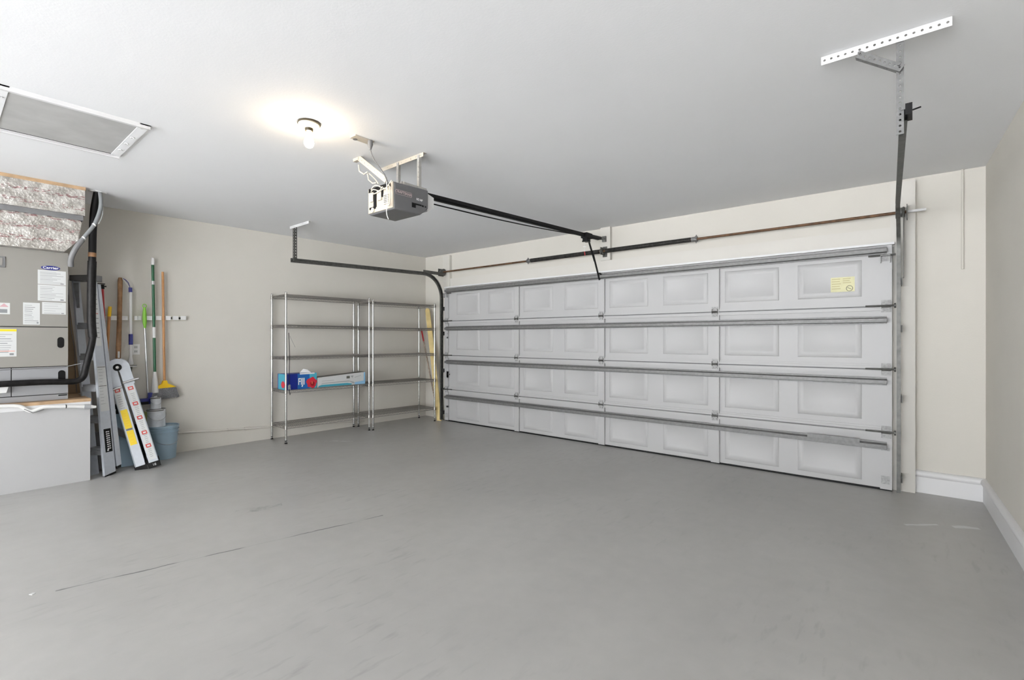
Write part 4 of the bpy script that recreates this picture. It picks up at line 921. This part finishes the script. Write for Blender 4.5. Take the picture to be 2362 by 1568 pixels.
def can(c, r, h, label):
    t = thing('paint_can', c, label, 'paint can', 'paint cans stacked on the bucket')
    MB().lathe([(0, .002), (r, .002), (r, .010), (r - .002, .012), (r - .002, h - .014), (r, h - .012), (r, h - .006)], c, 32).build('body', 'can', t)
    MB().lathe([(r, h - .008), (r + .001, h - .002), (r, h), (r - .006, h), (r - .008, h - .008), (r - .016, h - .008), (r - .018, h - .004), (0, h - .004)], c, 32).build('lid', 'canmetal', t)
    MB().tube([V(c) + V((r * math.cos(a) , r * math.sin(a), h * (.93))) for a in [-1.9 + .1 * k for k in range(26)]], .0045, 5).build('drip_line', 'inkd', t)
    MB().tube([V(c) + V(((r + .003) * math.cos(a), (r + .003) * math.sin(a), h * (.80 - .42 * math.cos(a * .95)))) for a in [-1.55 + .155 * k for k in range(21)]], .0018, 5).build('wire_handle', 'steelpole', t)
    return t
c1 = can((.02, -3.868, .3525), .087, .195, 'gallon paint can with pale label resting on the bucket lid')
c2 = can((.02, -3.872, .5475), .050, .128, 'small paint can with dark rim stacked topmost')
MB().obox((.035, -3.878, .682), (V((.012, .008, .004)), V((-.004, .006, 0)), V((0, 0, .008)))).build('crumpled_tape', 'white', c2)
# blue bin with grey handle, dark pail, olive scoop
bb = thing('plastic_bin', (.16, -4.21, 0), 'blue-grey tapered plastic bin with a black lid, half hidden behind the folding ladder', 'bin')
def frustum(mb, c0, c1, ax, ay, s0, s1, m=0):
    ax, ay = V(ax), V(ay); vs = []
    for c, s_ in ((c0, s0), (c1, s1)):
        for i, j in ((-1, -1), (1, -1), (1, 1), (-1, 1)): vs.append(V(c) + ax * s_[0] * i + ay * s_[1] * j)
    mb.add(vs, [(0, 1, 2, 3), (7, 6, 5, 4)] + [(k, (k + 1) % 4, (k + 1) % 4 + 4, k + 4) for k in range(4)], m); return mb
frustum(MB(), (.16, -4.155, .003), (.02, -4.225, .54), (1, 0, 0), (0, 1, 0), (.065, .06), (.09, .09)).build('body', 'bucket', bb)
frustum(MB(), (.02, -4.225, .541), (.0, -4.225, .625), (1, 0, 0), (0, 1, 0), (.092, .09), (.06, .05)).build('lid', 'black', bb)
MB().obox((.095, -4.255, .575), (V((.012, 0, 0)), V((0, .018, .008)), V((0, 0, .010)))).build('latch', 'steelpole', bb)
MB().bar((.13, -4.30, .42), (.215, -4.10, .27), .055, .05, (0, 0, 1)).build('grey_grip', 'grey', bb)
MB().lathe([(0, 0), (.012, 0), (.012, .01), (0, .012)], (.24, -4.115, .265), 12, axis=(1, 0, 0)).build('white_cap', 'white', bb)
gb = thing('grey_pail', (.30, -4.42, 0), 'dark grey pail in the gap between the white platform and the stepladder', 'pail')
MB().lathe([(0, 0), (.055, 0), (.07, .10), (.085, .36), (.09, .37), (.085, .37), (.06, .02), (0, .02)], (.13, -4.40, 0), 24).build('body', 'grey', gb)
MB().tube([(.13, -4.49, .36), (.20, -4.50, .24), (.23, -4.44, .20), (.22, -4.36, .22), (.15, -4.31, .36)], .004, 6).build('wire_handle', 'black', gb)
os_ = thing('watering_scoop', (.0, -4.0, .35), 'olive green plastic scoop wedged left of the paint cans', 'scoop')
MB().prism([(.0, -4.05, .46), (.0, -3.985, .53), (.0, -3.965, .52), (.0, -3.965, .42), (.0, -4.02, .40)], (.035, .01, 0)).build('scoop', 'olive', os_)
MB().tube([(.04, -4.03, .415), (.045, -3.99, .420), (.045, -3.965, .428)], .004, 6).build('rim', 'lime', os_)
MB().prism([(-.01, -4.05, 0), (-.01, -3.97, 0), (-.01, -3.965, .40), (-.01, -4.055, .40)], (.06, 0, 0)).build('black_base', 'black', os_)
# red hand pump behind the stepladder
hpmp = thing('hand_pump', (.03, -4.33, .9), 'red hand pump with black T-handle standing behind the stepladder', 'pump')
MB().tube([(.0, -4.30, .35), (.02, -4.315, 1.2), (.02, -4.335, 1.84)], [.020, .018, .017], 12).build('barrel', 'red', hpmp)
MB().tube([(.02, -4.335, 1.84), (.02, -4.337, 1.885)], .022, 12).bar((.02, -4.375, 1.87), (.02, -4.30, 1.868), .012, .02).bar((.02, -4.37, 1.895), (.02, -4.31, 1.893), .008, .02).build('handle', 'black', hpmp)
# small pale chip on the floor
tag(MB().prism([(2.97, -5.145, .0), (2.985, -5.135, 0), (2.975, -5.12, 0), (2.96, -5.13, 0)], (0, 0, .003)).build('paint_chip', 'paper'), 'tiny pale chip lying alone on the grey floor in the left foreground', 'chip')
